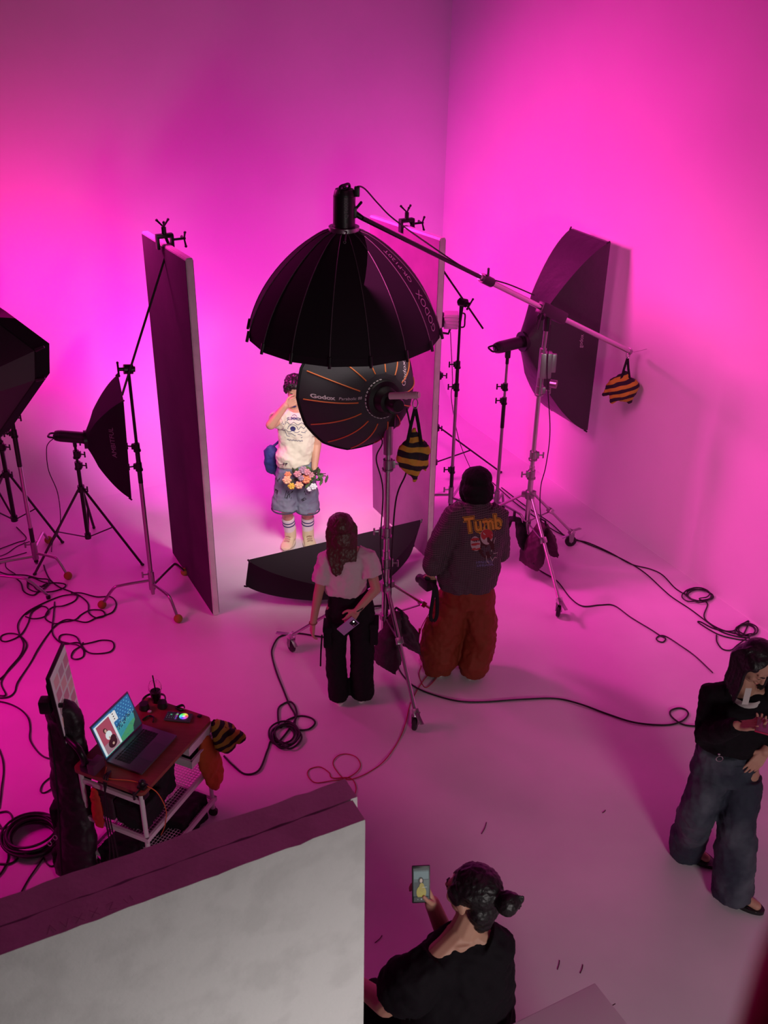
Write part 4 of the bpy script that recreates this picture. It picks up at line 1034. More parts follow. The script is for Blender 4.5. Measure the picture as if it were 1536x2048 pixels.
def hx(m):
    back = P(0, -.085, .02)
    for k in range(90):
        u = rnd.uniform(-1, 1); r0 = P(u*.055, -.05-.02*rnd.random(), .105-.02*abs(u)); r1 = P(u*.105, -.085+.03*abs(u), .02); r2 = P(u*.105-.012, -.085+.04*abs(u), -.08)
        L = rnd.uniform(.16, .26)+(.05 if u < -.1 else 0)
        r3 = P(u*.10-.03+.01*rnd.random(), -.085+.02*abs(u), -L*.75); r4 = P(u*.085-.045+.03*rnd.random(), -.07, -L-.02)
        m.tube(spline([r0, r1, r2, r3, r4], 5), [.011]*5+[.011]*5+[.011]*5+[.010, .009, .008, .007, .005, .003], 7)
hairblob(wo, P, rt, fw, up, [(0, -.025, .045, .092, .108, .080), (-.075, .0, -.03, .03, .05, .08), (.075, .0, -.03, .03, .05, .08), (0, -.06, -.06, .085, .045, .10)], HAIRR, vox=.0055, disp=((.02, .010),), tubes=hx)
t = thing('mobile_phone', ph, 'purple backed phone held behind the back of the person in the pale T-shirt', 'phone')
xd, yd = V((.62, 0, .62)).normalized(), V((.05, -1, .1)); zd = xd.cross(yd).normalized()
m = MB(); m.box(ph, (.150, .009, .074), xd, yd, bev=.003); m.done('body', mat('lilac_glass', (.42, .25, .50), .2), t)
m = MB(); q = ph+xd*.048+zd*.008-V((0, .007, 0)); m.box(q, (.042, .006, .044), xd, yd, bev=.002); cb = m.done('camera_block', mat('black_glass', (.01, .01, .01), .1), t)
for i, (a, b) in enumerate(((-.010, .010), (-.010, -.011), (.011, .010))):
    m = MB(); m.cyl(q+xd*a+zd*b-V((0, .003, 0)), q+xd*a+zd*b-V((0, .007, 0)), .008, seg=14); m.done('lens', CHROME if i < 1 else BLACKP, cb)
m = MB(); m.cyl(q+xd*.012-zd*.012-V((0, .003, 0)), q+xd*.012-zd*.012-V((0, .007, 0)), .0045, seg=12); m.done('torch', mat('torch_lit', (1, 1, 1), emit=((1, 1, 1), 3.)), cb)

# ---------------------------------------------------------------- person in plaid jacket and orange trousers
Y0 = 6.55
rm = thing('person', F(905, 1340), 'person with black bob, dark plaid embroidered jacket and baggy orange trousers', 'person')
nk = A(955, 1005, Y0+.03); hc = A(953, 966, Y0+.06); pel = A(937, 1180, Y0-.02)
sL, eL, wL = A(912, 1030, Y0), A(872, 1105, Y0-.06), A(864, 1150, Y0-.06)
sR, eR, wR = A(993, 1030, Y0+.02), A(1000, 1105, Y0+.10), A(960, 1120, Y0+.28)
hL, kL, aL = A(912, 1195, Y0), A(890, 1270, Y0), F(872, 1330, .07)
hR, kR, aR = A(955, 1195, Y0), A(955, 1270, Y0), F(943, 1335, .07)
m = MB(); P, rt, fw, up = head(m, hc, (-.25, 1, -.28), (0, .1, 1), 1.02)
m.cap(P(0, -.02, -.07), nk, .05, .055)
m.tube([nk, lerp(nk, pel, .25), lerp(nk, pel, .65), pel], [.09, .15, .14, .16], 16, wd=(1, 0, 0), rb=[.06, .1, .1, .11])
limb(m, [sL, eL, wL], [.048, .04, .027]); limb(m, [sR, eR, wR], [.048, .04, .027]); m.cap(sR, nk, .05, .05); m.cap(sL, nk, .05, .05)
hand(m, wL, V((-.25, .25, -.5)), (.3, .6, .3), (.4, .8, .2), [.7, .75, .8, .85]); hand(m, wR, V((-1, .3, 0)), (0, 0, -1), (0, 1, 0), .5)
limb(m, [hL, kL, aL], [.09, .06, .042]); limb(m, [hR, kR, aR], [.09, .06, .042])
for a_ in (aL, aR): m.cap(a_-V((0, 0, .03)), a_+V((0, .13, -.045)), .032, .026)
m.done('body', SKIN, rm, mods=remesh(.005, 3)); facebits(rm, P, rt, fw, up)
hairblob(rm, P, rt, fw, up, [(0, -.018, .035, .108, .120, .092), (0, -.035, -.04, .118, .105, .09), (0, -.05, -.09, .105, .085, .055), (-.085, .02, -.05, .035, .05, .085), (.085, .02, -.05, .035, .05, .085)], mat('black_bob_hair', (.004, .003, .004), .7, bump=(60, .5, .004), spec=.2), disp=((.05, .012), (.012, .005)))
# plaid jacket cloth
PL = mat('plaid_wool', (.030, .016, .022), .85); nt = PL.node_tree; bs = nt.nodes['Principled BSDF']
tc = nt.nodes.new('ShaderNodeTexCoord'); mp = nt.nodes.new('ShaderNodeMapping'); mp.inputs['Rotation'].default_value = (0, .12, .15); nt.links.new(tc.outputs['Object'], mp.inputs[0])
ws = []
for ax_, sc in (('X', 26.), ('Z', 22.)):
    w = nt.nodes.new('ShaderNodeTexWave'); w.bands_direction = ax_; w.inputs['Scale'].default_value = sc; w.inputs['Distortion'].default_value = .6; w.inputs['Detail'].default_value = 1; nt.links.new(mp.outputs[0], w.inputs['Vector'])
    r = nt.nodes.new('ShaderNodeValToRGB'); r.color_ramp.elements[0].position = .62; r.color_ramp.elements[1].position = .9; nt.links.new(w.outputs['Fac'], r.inputs[0]); ws.append(r)
mx = nt.nodes.new('ShaderNodeMix'); mx.data_type = 'RGBA'; mx.blend_type = 'LIGHTEN'; mx.inputs[0].default_value = 1
nt.links.new(ws[0].outputs[0], mx.inputs[6]); nt.links.new(ws[1].outputs[0], mx.inputs[7])
m2_ = nt.nodes.new('ShaderNodeMix'); m2_.data_type = 'RGBA'; m2_.inputs[6].default_value = (.025, .013, .02, 1); m2_.inputs[7].default_value = (.13, .075, .10, 1)
nt.links.new(mx.outputs[2], m2_.inputs[0]); nt.links.new(m2_.outputs[2], bs.inputs['Base Color'])
hemj = A(933, 1166, Y0-.02)
def jx(m):
    m.ell(lerp(nk, sR, .6)-V((0, 0, .04)), (.12, .09, .075)); m.ell(lerp(nk, sL, .6)-V((0, 0, .04)), (.12, .09, .075))
jk = garment('plaid_jacket', PL, rm, [([nk+V((0, 0, .015)), lerp(nk, hemj, .16), lerp(nk, hemj, .45), lerp(nk, hemj, .8), hemj+V((0, 0, .02)), hemj-V((.0, 0, .03))], [.085, .205, .225, .232, .225, .205], [.075, .125, .15, .160, .150, .14], (1, 0, .16)),
    ([lerp(nk, sL, .6), sL, lerp(sL, eL, .5), eL, lerp(eL, wL, .6)+V((0, 0, 0)), wL+V((0, 0, .02))], [.08, .092, .092, .086, .078, .05], None, None), ([lerp(nk, sR, .6), sR, lerp(sR, eR, .5), eR, wR], [.08, .092, .088, .08, .055], None, None)], extra=jx, disp=((.13, .04), (.045, .014)))
m = MB(); m.tube([nk+V((0, 0, .03))+V((math.cos(a)*.075, math.sin(a)*.068, .008*math.sin(a))) for a in [2*math.pi*i/20 for i in range(21)]], .018, 10); m.done('collar', PL, jk)
gx = V((1, .0, .16)); gy = V((0, .55, .83))
def put(nm, shp, px, py, mt): decal(nm, shp, A(px, py, Y0-.15), gx, gy, jk, mt, jk, .003)
OCH = mat('ochre_thread', (.62, .30, .03), .7, bump=(200, .4, .002)); DTH = mat('dark_brown_thread', (.05, .018, .01), .8)
decal('embroidered_lettering', text2d('Tumb', .140, .014, 0, .80), A(967, 1047, Y0-.15), gx, gy, jk, OCH, jk, .0025)
decal('embroidered_lettering', text2d('Tumb', .140, .009, 0, .80), A(967, 1047, Y0-.15), gx, gy, jk, DTH, jk, .0045)
decal('embroidered_lettering', text2d('Tumb', .140, .0045, 0, .80), A(967, 1047, Y0-.15), gx, gy, jk, OCH, jk, .0065)
RTH = mat('red_thread', (.42, .02, .03), .7); WTH = mat('grey_thread', (.50, .38, .40), .7); BTH = mat('dark_red_thread', (.06, .008, .012), .8); PTH = mat('purple_thread', (.20, .16, .38), .7)
put('embroidered_patch', disc2d(0, 0, .06, .085), 972, 1092, BTH)
decal('embroidered_patch', disc2d(0, .0, .044, .056), A(973, 1073, Y0-.15), gx, gy, jk, WTH, jk, .0045)
decal('embroidered_patch', disc2d(.006, .012, .044, .040), A(973, 1073, Y0-.15), gx, gy, jk, RTH, jk, .0065)
put('embroidered_balloon', disc2d(0, 0, .036, .052), 951, 1087, WTH)
for dy_, mt_ in ((.030, RTH), (-.005, RTH), (-.038, RTH)): decal('embroidered_balloon', disc2d(0, dy_, .033, .009), A(951, 1087, Y0-.15), gx, gy, jk, mt_, jk, .0048)
decal('embroidered_lines', strokes2d([[(.05, .03), (.01, -.06), (.03, -.08), (.055, -.075)], [(-.03, -.09), (-.03, -.13), (-.015, -.145)], [(.0, -.10), (.01, -.13), (.03, -.105), (.045, -.11)]], .004), A(978, 1085, Y0-.15), gx, gy, jk, WTH, jk, .0045)
r = random.Random(5)
tx_ = []
for row in (0, 1):
    x = -.055
    while x < .06:
        tx_.append([(x, -.011+row*-.024), (x+r.uniform(-.004, .006), .006-row*.024)]); tx_.append([(x, -.011+row*-.024+r.uniform(0, .015)), (x+.008, -.011-row*.024+r.uniform(0, .015))]); x += .0125
put('embroidered_script', strokes2d(tx_, .003), 968, 1123, PTH)
ORT = mat('rust_orange_cloth', (.22, .028, .007), .75, bump=(40, .3, .004))
def px_(p, dx, dz=0): return p+V((dx, 0, dz))
garment('baggy_trousers', ORT, rm, [([hemj+V((.01, 0, .03)), pel, pel-V((0, 0, .10))], [.180, .195, .205], [.13, .14, .15], (1, 0, 0)),
    ([px_(hL, -.01), lerp(hL, kL, .5)+V((-.01, 0, 0)), kL+V((-.02, 0, 0)), lerp(kL, aL, .55)+V((-.0, 0, 0)), aL+V((.02, 0, .03)), aL+V((.02, 0, -.035))], [.13, .145, .155, .165, .14, .11], [.16, .17, .175, .17, .15, .12], (1, 0, 0)),
    ([hR, lerp(hR, kR, .5)+V((.01, 0, 0)), kR+V((.02, 0, 0)), lerp(kR, aR, .55)+V((.02, 0, 0)), aR+V((.01, 0, .03)), aR+V((.0, 0, -.035))], [.13, .135, .13, .13, .125, .10], [.16, .17, .17, .165, .15, .12], (1, 0, 0))], vox=.010, disp=((.12, .045), (.05, .018)))
for a_ in (aL, aR): shoe(rm, a_, a_+V((-.35, .5, 0)) if a_ is aL else a_+V((.1, .5, 0)), mat('grey_shoe', (.55, .45, .5), .6), mat('white_sole', (0, 0, 0)), h=.08, high=False)
cm = wL+V((-.03, .02, -.08))
t = thing('camera', cm, 'black camera with a dangling strap, held at the side of the plaid jacket', 'camera')
m = MB(); m.box(cm, (.09, .12, .08), V((.8, .5, 0)), V((-.5, .8, 0)), bev=.012); m.cyl(cm, cm+V((-.06, .09, -.02)), .036, seg=20); m.box(cm+V((0, 0, .05)), (.04, .05, .025), bev=.006); m.done('body', BLACKP, t)
m = MB(); m.tube(spline([cm+V((.02, -.04, .03)), A(868, 1180, Y0-.2), A(861, 1230, Y0-.2), A(867, 1242, Y0-.2), A(874, 1228, Y0-.2), A(873, 1180, Y0-.2), cm+V((.04, -.04, .03))], 6), .014, 8, wd=(1, 0, 0), rb=.004); m.done('strap', BLACKF, t)

# ---------------------------------------------------------------- person at the right looking down at a phone
Y0 = 4.46
pr = thing('person', F(1425, 1760), 'person in black long sleeved polo and wide dark jeans, looking down at a phone', 'person')
hc = A(1512, 1325, Y0-.06); nk = A(1490, 1385, Y0+.03); pel = A(1452, 1520, Y0+.02)
sR, eR, wR = A(1432, 1388, Y0+.04), A(1416, 1470, Y0-.02), A(1472, 1452, Y0-.26)
sL, eL, wL = A(1552, 1388, Y0-.0), A(1560, 1460, Y0-.0), A(1530, 1502, Y0-.10)
hR, kR, aR = A(1424, 1545, Y0), A(1396, 1620, Y0-.02), F(1375, 1682, .09)
hL, kL, aL = A(1485, 1545, Y0), A(1475, 1650, Y0-.06), F(1466, 1772, .09)
m = MB(); P, rt, fw, up = head(m, hc, (.35, -.75, -.62), (.25, -.45, .8), 1.0)
m.cap(P(0, -.03, -.06), nk, .052, .058)
m.tube([nk, lerp(nk, pel, .25), lerp(nk, pel, .65), pel], [.10, .165, .15, .16], 16, wd=(1, 0, 0), rb=[.065, .11, .105, .11])
limb(m, [sR, eR, wR], [.055, .046, .031]); limb(m, [sL, eL, wL], [.055, .046, .030]); m.cap(sR, nk, .055, .055); m.cap(sL, nk, .055, .055)
hand(m, wR, V((1, -.12, .22)), (.15, .1, 1), (.3, -1, .3), [.35, .45, .55, .65], 1.05)
hand(m, wL, V((-.5, -.2, -.85)), (0, 1, -.2), (-.7, 0, .6), [.1, .1, .15, .2], 1.0)
limb(m, [hR, kR, aR], [.095, .065, .045]); limb(m, [hL, kL, aL], [.095, .065, .045])
for a_, d_ in ((aR, V((.10, -.09, -.05))), (aL, V((.12, -.10, -.05)))): m.cap(a_-V((0, 0, .03)), a_+d_, .036, .028)
m.done('body', SKIN, pr, mods=remesh(.0048, 3)); facebits(pr, P, rt, fw, up, lid=True)
rnd = random.Random(9)
def hx2(m):
    for k in range(120):
        u = rnd.uniform(-1, 1); s_ = -1 if u < 0 else 1; v = abs(u)
        r0 = P(s_*.012, .03-.09*rnd.random(), .112); r1 = P(s_*(.06+.03*rnd.random()), .045-.12*v, .075); r2 = P(s_*.094, .035-.12*rnd.random(), .0); r3 = r2+V((-.012*rnd.random(), 0, -.10)); r4 = r3+V((-.012, .01, -.07-.05*rnd.random()))
        m.tube(spline([r0, r1, r2, r3, r4], 5), [.0095]*15+[.008, .007, .0065, .006, .005, .003], 7)
hairblob(pr, P, rt, fw, up, [(0, -.030, .045, .090, .093, .082), (0, -.065, -.03, .090, .055, .10), (-.075, .0, .06, .03, .06, .04), (.075, .0, .06, .03, .06, .04)], HAIRB, vox=.0045, disp=((.03, .003),), tubes=hx2)
hm = A(1452, 1492, Y0)
def rx(m):
    m.ell(lerp(nk, sR, .6)-V((0, 0, .03)), (.12, .085, .07)); m.ell(lerp(nk, sL, .6)-V((0, 0, .03)), (.12, .085, .07))
po = garment('polo_shirt', BLK, pr, [([nk-V((0, 0, .01)), lerp(nk, hm, .2), lerp(nk, hm, .55), lerp(nk, hm, .85), hm], [.09, .20, .20, .185, .165], [.07, .13, .14, .14, .13], (1, 0, 0)),
    ([lerp(nk, sR, .6), sR, lerp(sR, eR, .5), eR, lerp(eR, wR, .5), lerp(eR, wR, 1.05)], [.075, .085, .085, .082, .064, .042], None, None), ([lerp(nk, sL, .6), sL, lerp(sL, eL, .5), eL, lerp(eL, wL, .5), lerp(eL, wL, .9)], [.075, .085, .08, .075, .062, .045], None, None)], extra=rx)
WC = mat('off_white_placket', (.62, .58, .55), .8)
q = A(1494, 1392, Y0-.3)
decal('placket', join2d(([(-.016, .05), (.016, .05), (.016, -.055), (-.016, -.055)], [(0, 1, 2, 3)])), q, (1, 0, 0), UPZ, po, WC, po, .006)
m = MB(); m.tube([nk+V((.095*math.cos(a), .085*math.sin(a)-.015, .012+.022*math.sin(a))) for a in [2*math.pi*i_/24 for i_ in range(25)]], .020, 8, wd=(0, 0, 1), rb=.006); m.done('collar', WC, po)
DJ = mat('dark_faded_denim', (.022, .030, .050), .8, bump=(120, .4, .003), var=(2.6, (.13, .15, .18), .50, .74))
jn = garment('wide_jeans', DJ, pr, [([hm+V((0, 0, .02)), pel, pel-V((0, 0, .09))], [.155, .180, .192], [.125, .14, .145], (1, 0, 0)),
    ([hR, lerp(hR, kR, .6), kR, lerp(kR, aR, .6), aR-V((0, 0, .05))], [.105, .108, .102, .105, .112], [.13, .12, .115, .12, .125], (1, 0, 0)),
    ([hL, lerp(hL, kL, .6), kL, lerp(kL, aL, .6), aL-V((0, 0, .05))], [.105, .112, .112, .12, .122], [.13, .125, .12, .13, .135], (1, 0, 0))], vox=.009, disp=((.14, .04), (.05, .016)))
fade = mat('faded_denim_patch', (.16, .16, .17), .85)
m = MB(); 
b0 = pel+V((0, 0, .05))
m.tube([b0+V((math.cos(a)*.178, math.sin(a)*.142, .02)) for a in [2*math.pi*i/28 for i in range(29)]], .010, 6, wd=(0, 0, 1), rb=.004); m.done('waistband', DJ, jn)
m = MB(); k_ = A(1438, 1508, Y0-.16); m.cyl(k_, k_+V((0, -.006, 0)), .006, seg=10); m.tube([k_+V((.004+.018*math.cos(a), -.01, -.025+.018*math.sin(a))) for a in [2*math.pi*i/16 for i in range(17)]], .0025, 6); m.done('key_ring', CHROME, jn)
SLP = mat('black_leather', (.008, .008, .009), .25)
shoe(pr, aR, aR+V((.35, -.30, 0)), SLP, RUBBER, h=.07, high=False, w=.05); shoe(pr, aL, aL+V((.40, -.32, 0)), SLP, RUBBER, h=.07, high=False, w=.05)
pc = wR+V((.115, -.055, .05))
t = thing('mobile_phone', pc, 'phone with red edge held by the person in black polo at the right edge', 'phone')
m = MB(); m.box(pc, (.072, .145, .010), V((.9, -.40, .0)), V((.40, .9, -.12)), bev=.003); m.done('body', mat('crimson_case', (.55, .02, .10), .35), t)
m = MB(); m.box(pc+V((0, .0, .006)), (.066, .138, .002), V((.9, -.40, .0)), V((.40, .9, -.12))); m.done('screen', mat('dim_screen', (.02, .02, .02), .15, emit=((.35, .05, .12), .12)), t)

# ---------------------------------------------------------------- seated person taking a picture
sp = thing('person', F(930, 2040, .3), 'seated person in black T-shirt with a hair bun, raising a phone, at the bottom edge', 'person')
hc = F(943, 1786, 1.71); nk = F(930, 1862, 1.53); pel = F(915, 2110, .80)
sL, eL, wL = F(835, 1958, 1.40), F(772, 2010, 1.14), F(702, 1958, 1.02)
sR, eR, wR = F(985, 1893, 1.46), F(905, 1905, 1.26), F(864, 1806, 1.52)
m = MB(); P, rt, fw, up = head(m, hc, (-.78, .62, -.02), (.05, .0, 1), 1.06)
m.cap(P(0, -.02, -.07), nk, .058, .066)
m.tube([nk, lerp(nk, pel, .25), lerp(nk, pel, .65), pel], [.10, .17, .17, .18], 16, wd=(.8, .6, 0), rb=[.07, .12, .13, .13])
limb(m, [sL, eL, wL], [.058, .050, .034]); limb(m, [sR, eR, wR], [.055, .046, .032]); m.cap(sR, nk, .058, .06); m.cap(sL, nk, .058, .06)
kn1, kn2 = pel+V((-.40, .22, .03)), pel+V((-.15, .42, .03))
limb(m, [pel+V((-.06, -.06, 0)), kn1, kn1+V((-.03, .02, -.42)), kn1+V((-.05, .03, -.75))], [.10, .07, .055, .045]); limb(m, [pel+V((.06, .06, 0)), kn2, kn2+V((-.03, .02, -.42)), kn2+V((-.05, .03, -.75))], [.10, .07, .055, .045])
hand(m, wL, V((-.9, .1, -.35)), (0, 0, -1), (.3, 1, 0), .25, 1.05)
hand(m, wR, V((-.35, .15, .9)), (-1, -.4, 0), (.4, .0, 1), [.7, .75, .8, .85], 1.05)
m.done('body', SKIN, sp, mods=remesh(.0048, 3)); facebits(sp, P, rt, fw, up, 1.06)
rnd = random.Random(2)
def hx3(m):
    for k in range(30):
        a = rnd.uniform(-1.2, 1.2); r0 = P(math.sin(a)*.085, .05*math.cos(a*1.2), .06+.04*math.cos(a)); r1 = P(math.sin(a)*.088, -.05, .05+.03*math.cos(a)); r2 = P(.01, -.125, .05)
        m.tube(spline([r0, r1, r2], 4), .010, 6)
    c = P(.0, -.150, .055)
    for k in range(9):
        a = rnd.uniform(0, 6.28); b = rnd.uniform(0, 3.1); ax1 = V((math.cos(a), math.sin(a), .3)).normalized(); ax2 = ax1.orthogonal().normalized()
        m.tube([c+ax1*.034*math.cos(t_)+ax2*.036*math.sin(t_) for t_ in [2*math.pi*i/14 for i in range(15)]], .010, 6)
    for k in range(3):
        a = rnd.uniform(0, 2); m.tube(spline([c, c+V((.04+.01*k, -.0, .04)), c+V((.055, 0, .01-.02*k)), c+V((.03, 0, -.03))], 5), .004, 6)
hairblob(sp, P, rt, fw, up, [(0, -.025, .050, .092, .105, .086), (0, -.06, -.03, .082, .060, .080), (0, -.065, -.085, .060, .035, .06), (0, -.160, .055, .050, .040, .050), (-.066, .015, .03, .024, .05, .055), (.066, .015, .03, .024, .05, .055)], HAIRB, vox=.0055, disp=((.018, .010),), tubes=hx3)
def sx_(m):
    m.ell(lerp(nk, sR, .6)-V((0, 0, .03)), (.12, .10, .07)); m.ell(lerp(nk, sL, .6)-V((0, 0, .03)), (.12, .11, .08))
WV = (sR-sL).normalized()
garment('t_shirt', BLK, sp, [([nk+V((0, 0, .005)), lerp(nk, pel, .12), lerp(nk, pel, .45), lerp(nk, pel, .8), pel-V((0, 0, .02))], [.09, .20, .235, .245, .24], [.08, .14, .17, .185, .19], WV),
    ([lerp(nk, sL, .6), sL, lerp(sL, eL, .55)], [.09, .105, .115], None, None), ([lerp(nk, sR, .6), sR, lerp(sR, eR, .6)], [.09, .10, .105], None, None)], extra=sx_, disp=((.16, .05), (.05, .014)))
garment('trousers', BLK, sp, [([pel+V((0, 0, .04)), pel-V((0, 0, .10))], [.20, .20], [.17, .17], WV), ([pel+V((-.06, -.06, 0)), kn1, kn1+V((-.03, .02, -.08)), kn1+V((-.05, .03, -.70))], [.125, .115, .11, .09], None, None), ([pel+V((.06, .06, 0)), kn2, kn2+V((-.03, .02, -.08)), kn2+V((-.05, .03, -.70))], [.125, .115, .11, .09], None, None)], vox=.012)
for kn in (kn1, kn2): shoe(sp, kn+V((-.05, .03, -.75)), kn+V((-.5, .3, -.75)), SLP, RUBBER, h=.08, high=False)
st = thing('stool', V((pel.x, pel.y, 0)), 'round black stool under the seated person at the bottom edge', 'stool')
m = MB(); m.cyl((pel.x, pel.y, .62), (pel.x, pel.y, .67), .18, seg=28); m.done('seat', BLACKP, st)
for k in range(4):
    a = k*1.571+.4; m = MB(); m.cyl((pel.x+.12*math.cos(a), pel.y+.12*math.sin(a), .62), (pel.x+.2*math.cos(a), pel.y+.2*math.sin(a), .0), .014, seg=10); m.done('leg', BLACKM, st)
pc = F(842, 1768, 1.66)
vx_ = (RT-FW*0).normalized(); nrm_ = (CAM-pc).normalized(); xx = V((0.98, .10, -.02)).normalized(); yy = V((-.05, .42, .9)).normalized(); yy = (yy-xx*yy.dot(xx)).normalized(); nn_ = xx.cross(yy)
nn_ = nn_ if nn_.dot(nrm_) > 0 else -nn_
t = thing('mobile_phone', pc, 'black phone raised by the seated person, its screen showing a portrait in yellow', 'phone')
m = MB(); m.box(pc, (.074, .155, .010), xx, yy, bev=.004); m.done('body', BLACKP, t)
def screen(name, par, c, X, Y, N, sx, sy, parts, strength):
    """lit display built of flat coloured shapes; parts: (shape2d, colour)"""
    ms = []; m = MB()
    for i, ((vs, fs), col) in enumerate(parts):
        k = 'screen_%s_%d' % (name, i)
        mm_ = mat(k, [q*.0+.01 for q in col], .3, emit=(col, strength)); ms.append(mm_)
        b = [m.bm.verts.new(c+X*x*sx+Y*y*sy+N*(.0006*i)) for x, y in vs]
        for f in fs:
            try: ff_ = m.bm.faces.new([b[j_] for j_ in f]); ff_.material_index = i
            except ValueError: pass
    return m.done('screen', ms, par, smooth=False, rec=False)
def rect2d(x0, y0, x1, y1): return [(x0, y0), (x1, y0), (x1, y1), (x0, y1)], [(0, 1, 2, 3)]
screen('selfie', t, pc+nn_*.0058, xx, yy, nn_, .032, .068, [
    (rect2d(-1, -1, 1, 1), (.012, .016, .02)), (rect2d(-.95, -.72, .95, .88), (.05, .07, .075)), (rect2d(-.95, .35, .95, .8), (.09, .13, .14)), (rect2d(-.9, -.72, -.2, .15), (.02, .025, .03)), (rect2d(.3, -.2, .95, .3), (.06, .08, .08)),
    (disc2d(-.05, .22, .36, .26), (.008, .008, .01)), (disc2d(.0, -.45, .62, .40), (.26, .20, .03)), (disc2d(.05, -.15, .34, .28), (.24, .18, .03)), (disc2d(-.03, .27, .17, .13), (.35, .24, .20)), (rect2d(-.95, -1, .95, -.72), (.01, .012, .014)),
    (disc2d(0, -.85, .10, .05), (.20, .2, .2)), (disc2d(-.45, -.85, .07, .035), (.14, .14, .14)), (disc2d(.45, -.85, .07, .035), (.14, .14, .14)), (rect2d(.1, -.12, .7, -.10), (.4, .4, .4))], .8)

# ================================================================== the laptop cart
CA, CB, CC, CD = F(153, 1531, .80), F(287, 1389, .80), F(424, 1440, .80), F(283, 1594, .80)   # left, far, right, near
cu = (CC-CD).normalized(); cv = V((-cu.y, cu.x, 0)); CW, CDp = (CC-CD).length, (CA-CD).length
c0 = (CA+CB+CC+CD)/4; c0.z = 0
def K(a, b, z): return c0+cu*a*CW/2+cv*b*CDp/2+V((0, 0, z))
cart = thing('utility_cart', c0, 'white metal trolley with a reddish wooden top carrying the laptop', 'trolley')
WOOD = mat('reddish_wood', (.24, .06, .035), .45); nt = WOOD.node_tree
w = nt.nodes.new('ShaderNodeTexNoise'); w.inputs['Scale'].default_value = 7; mp = nt.nodes.new('ShaderNodeMapping'); mp.inputs['Rotation'].default_value = (0, 0, math.atan2(cu.y, cu.x)); mp.inputs['Scale'].default_value = (1, 9, 9)
tc = nt.nodes.new('ShaderNodeTexCoord'); r = nt.nodes.new('ShaderNodeValToRGB'); r.color_ramp.elements[0].color = (.20, .048, .028, 1); r.color_ramp.elements[1].color = (.30, .085, .05, 1)
mp.vector_type = 'TEXTURE' if False else 'POINT'
nt.links.new(tc.outputs['Object'], mp.inputs[0]); nt.links.new(mp.outputs[0], w.inputs['Vector']); nt.links.new(w.outputs['Fac'], r.inputs[0]); nt.links.new(r.outputs[0], nt.nodes['Principled BSDF'].inputs['Base Color'])
m = MB(); rc_ = .035; o = []
for sx, sy, a0_ in ((1, 1, 0), (-1, 1, math.pi/2), (-1, -1, math.pi), (1, -1, 1.5*math.pi)):
    for k in range(7): a = a0_+math.pi/2*k/6; o.append(c0+cu*(sx*(CW/2-rc_)+rc_*math.cos(a))+cv*(sy*(CDp/2-rc_)+rc_*math.sin(a)))
m.loft([[p+V((0, 0, z)) for p in o] for z in (.775, .80)]); m.done('tabletop', WOOD, cart)
for sx in (-1, 1):
    for sy in (-1, 1):
        m = MB(); b_ = K(sx*.92, sy*.86, 0); m.cyl(b_+V((0, 0, .05)), b_+V((0, 0, .775)), .0145, seg=14); lg = m.done('leg', WHITEP, cart)
        m = MB(); m.cyl(b_+V((0, -.01, .03)), b_+V((0, .01, .03)), .03, seg=18); m.box(b_+V((0, 0, .05)), (.03, .034, .02)); m.done('caster_wheel', BLACKP, lg)
MESHM = mat('white_wire_mesh', (.66, .62, .66), .5)
for z in (.14, .42):
    m = MB()
    cs = [K(-.95, -.92, z), K(.95, -.92, z), K(.95, .92, z), K(-.95, .92, z)]
    for i in range(4): m.box((cs[i]+cs[(i+1) % 4])/2, ((cs[(i+1) % 4]-cs[i]).length+.02, .018, .032), cs[(i+1) % 4]-cs[i], V((0, 0, 1)).cross(cs[(i+1) % 4]-cs[i]))
    sf = m.done('shelf_frame', WHITEP, cart)
    m = MB()
    for i in range(33): a = -.93+1.86*i/32; m.box(K(a, 0, z-.004), (.0028, CDp*.90, .0028), cu, cv)
    for i in range(23): a = -.90+1.8*i/22; m.box(K(0, a, z-.002), (CW*.93, .0028, .0028), cu, cv)
    m.done('wire_mesh', MESHM, sf, smooth=False)
m = MB()
for sx in (-1,): m.box((K(sx*.92, -.9, .70)+K(sx*.92, .9, .70))/2, (.018, CDp*.9, .03), cu, cv)
m.done('end_rail', WHITEP, cart)
# two drawers hanging under the top, right end
for i, (z, dx, inn) in enumerate(((.70, .62, (.10, .06, .09)), (.585, .66, (.10, .02, .03)))):
    p = K(dx, -.34, z)
    tr = thing('storage_tray', p, ['upper shallow white tray with small gear under the trolley top', 'lower shallow white tray with dark gear under the trolley top'][i], 'tray')
    m = MB(); sx, sy, h = .12, .155, .07
    for q in ((1, 0), (-1, 0)): m.box(p+cu*q[0]*sx+V((0, 0, h/2)), (.006, sy*2, h), cu, cv)
    for q in ((0, 1), (0, -1)): m.box(p+cv*q[1]*sy+V((0, 0, h/2)), (sx*2+.006, .006, h), cu, cv)
    m.box(p, (sx*2, sy*2, .006), cu, cv)
    for q in (-1, 1): m.box(p+cv*q*(sy+.008)+V((0, 0, h)), (sx*2+.03, .014, .008), cu, cv); m.box(p+cu*q*(sx+.008)+V((0, 0, h)), (.014, sy*2+.03, .008), cu, cv)
    m.done('tray', WHITEP, tr, smooth=False)
    rnd = random.Random(i+20)
    for k in range(3):
        c = p+cu*rnd.uniform(-.06, .06)+cv*(-.09+.09*k)+V((0, 0, .030))
        g = MB(); g.box(c, (.10, .07, .05), cu+cv*rnd.uniform(-.4, .4), cv, bev=.01)
        tag(g.done('accessory_box', mat('dark_gear_%d' % (k % 2), [(.02, .018, .02), (.05, .04, .05)][k % 2], .5)), 'small dark box in the %s white tray, %s' % (['upper', 'lower'][i], ['at its near end', 'in the middle', 'at its far end'][k]), 'box', 'small gear in the trays')
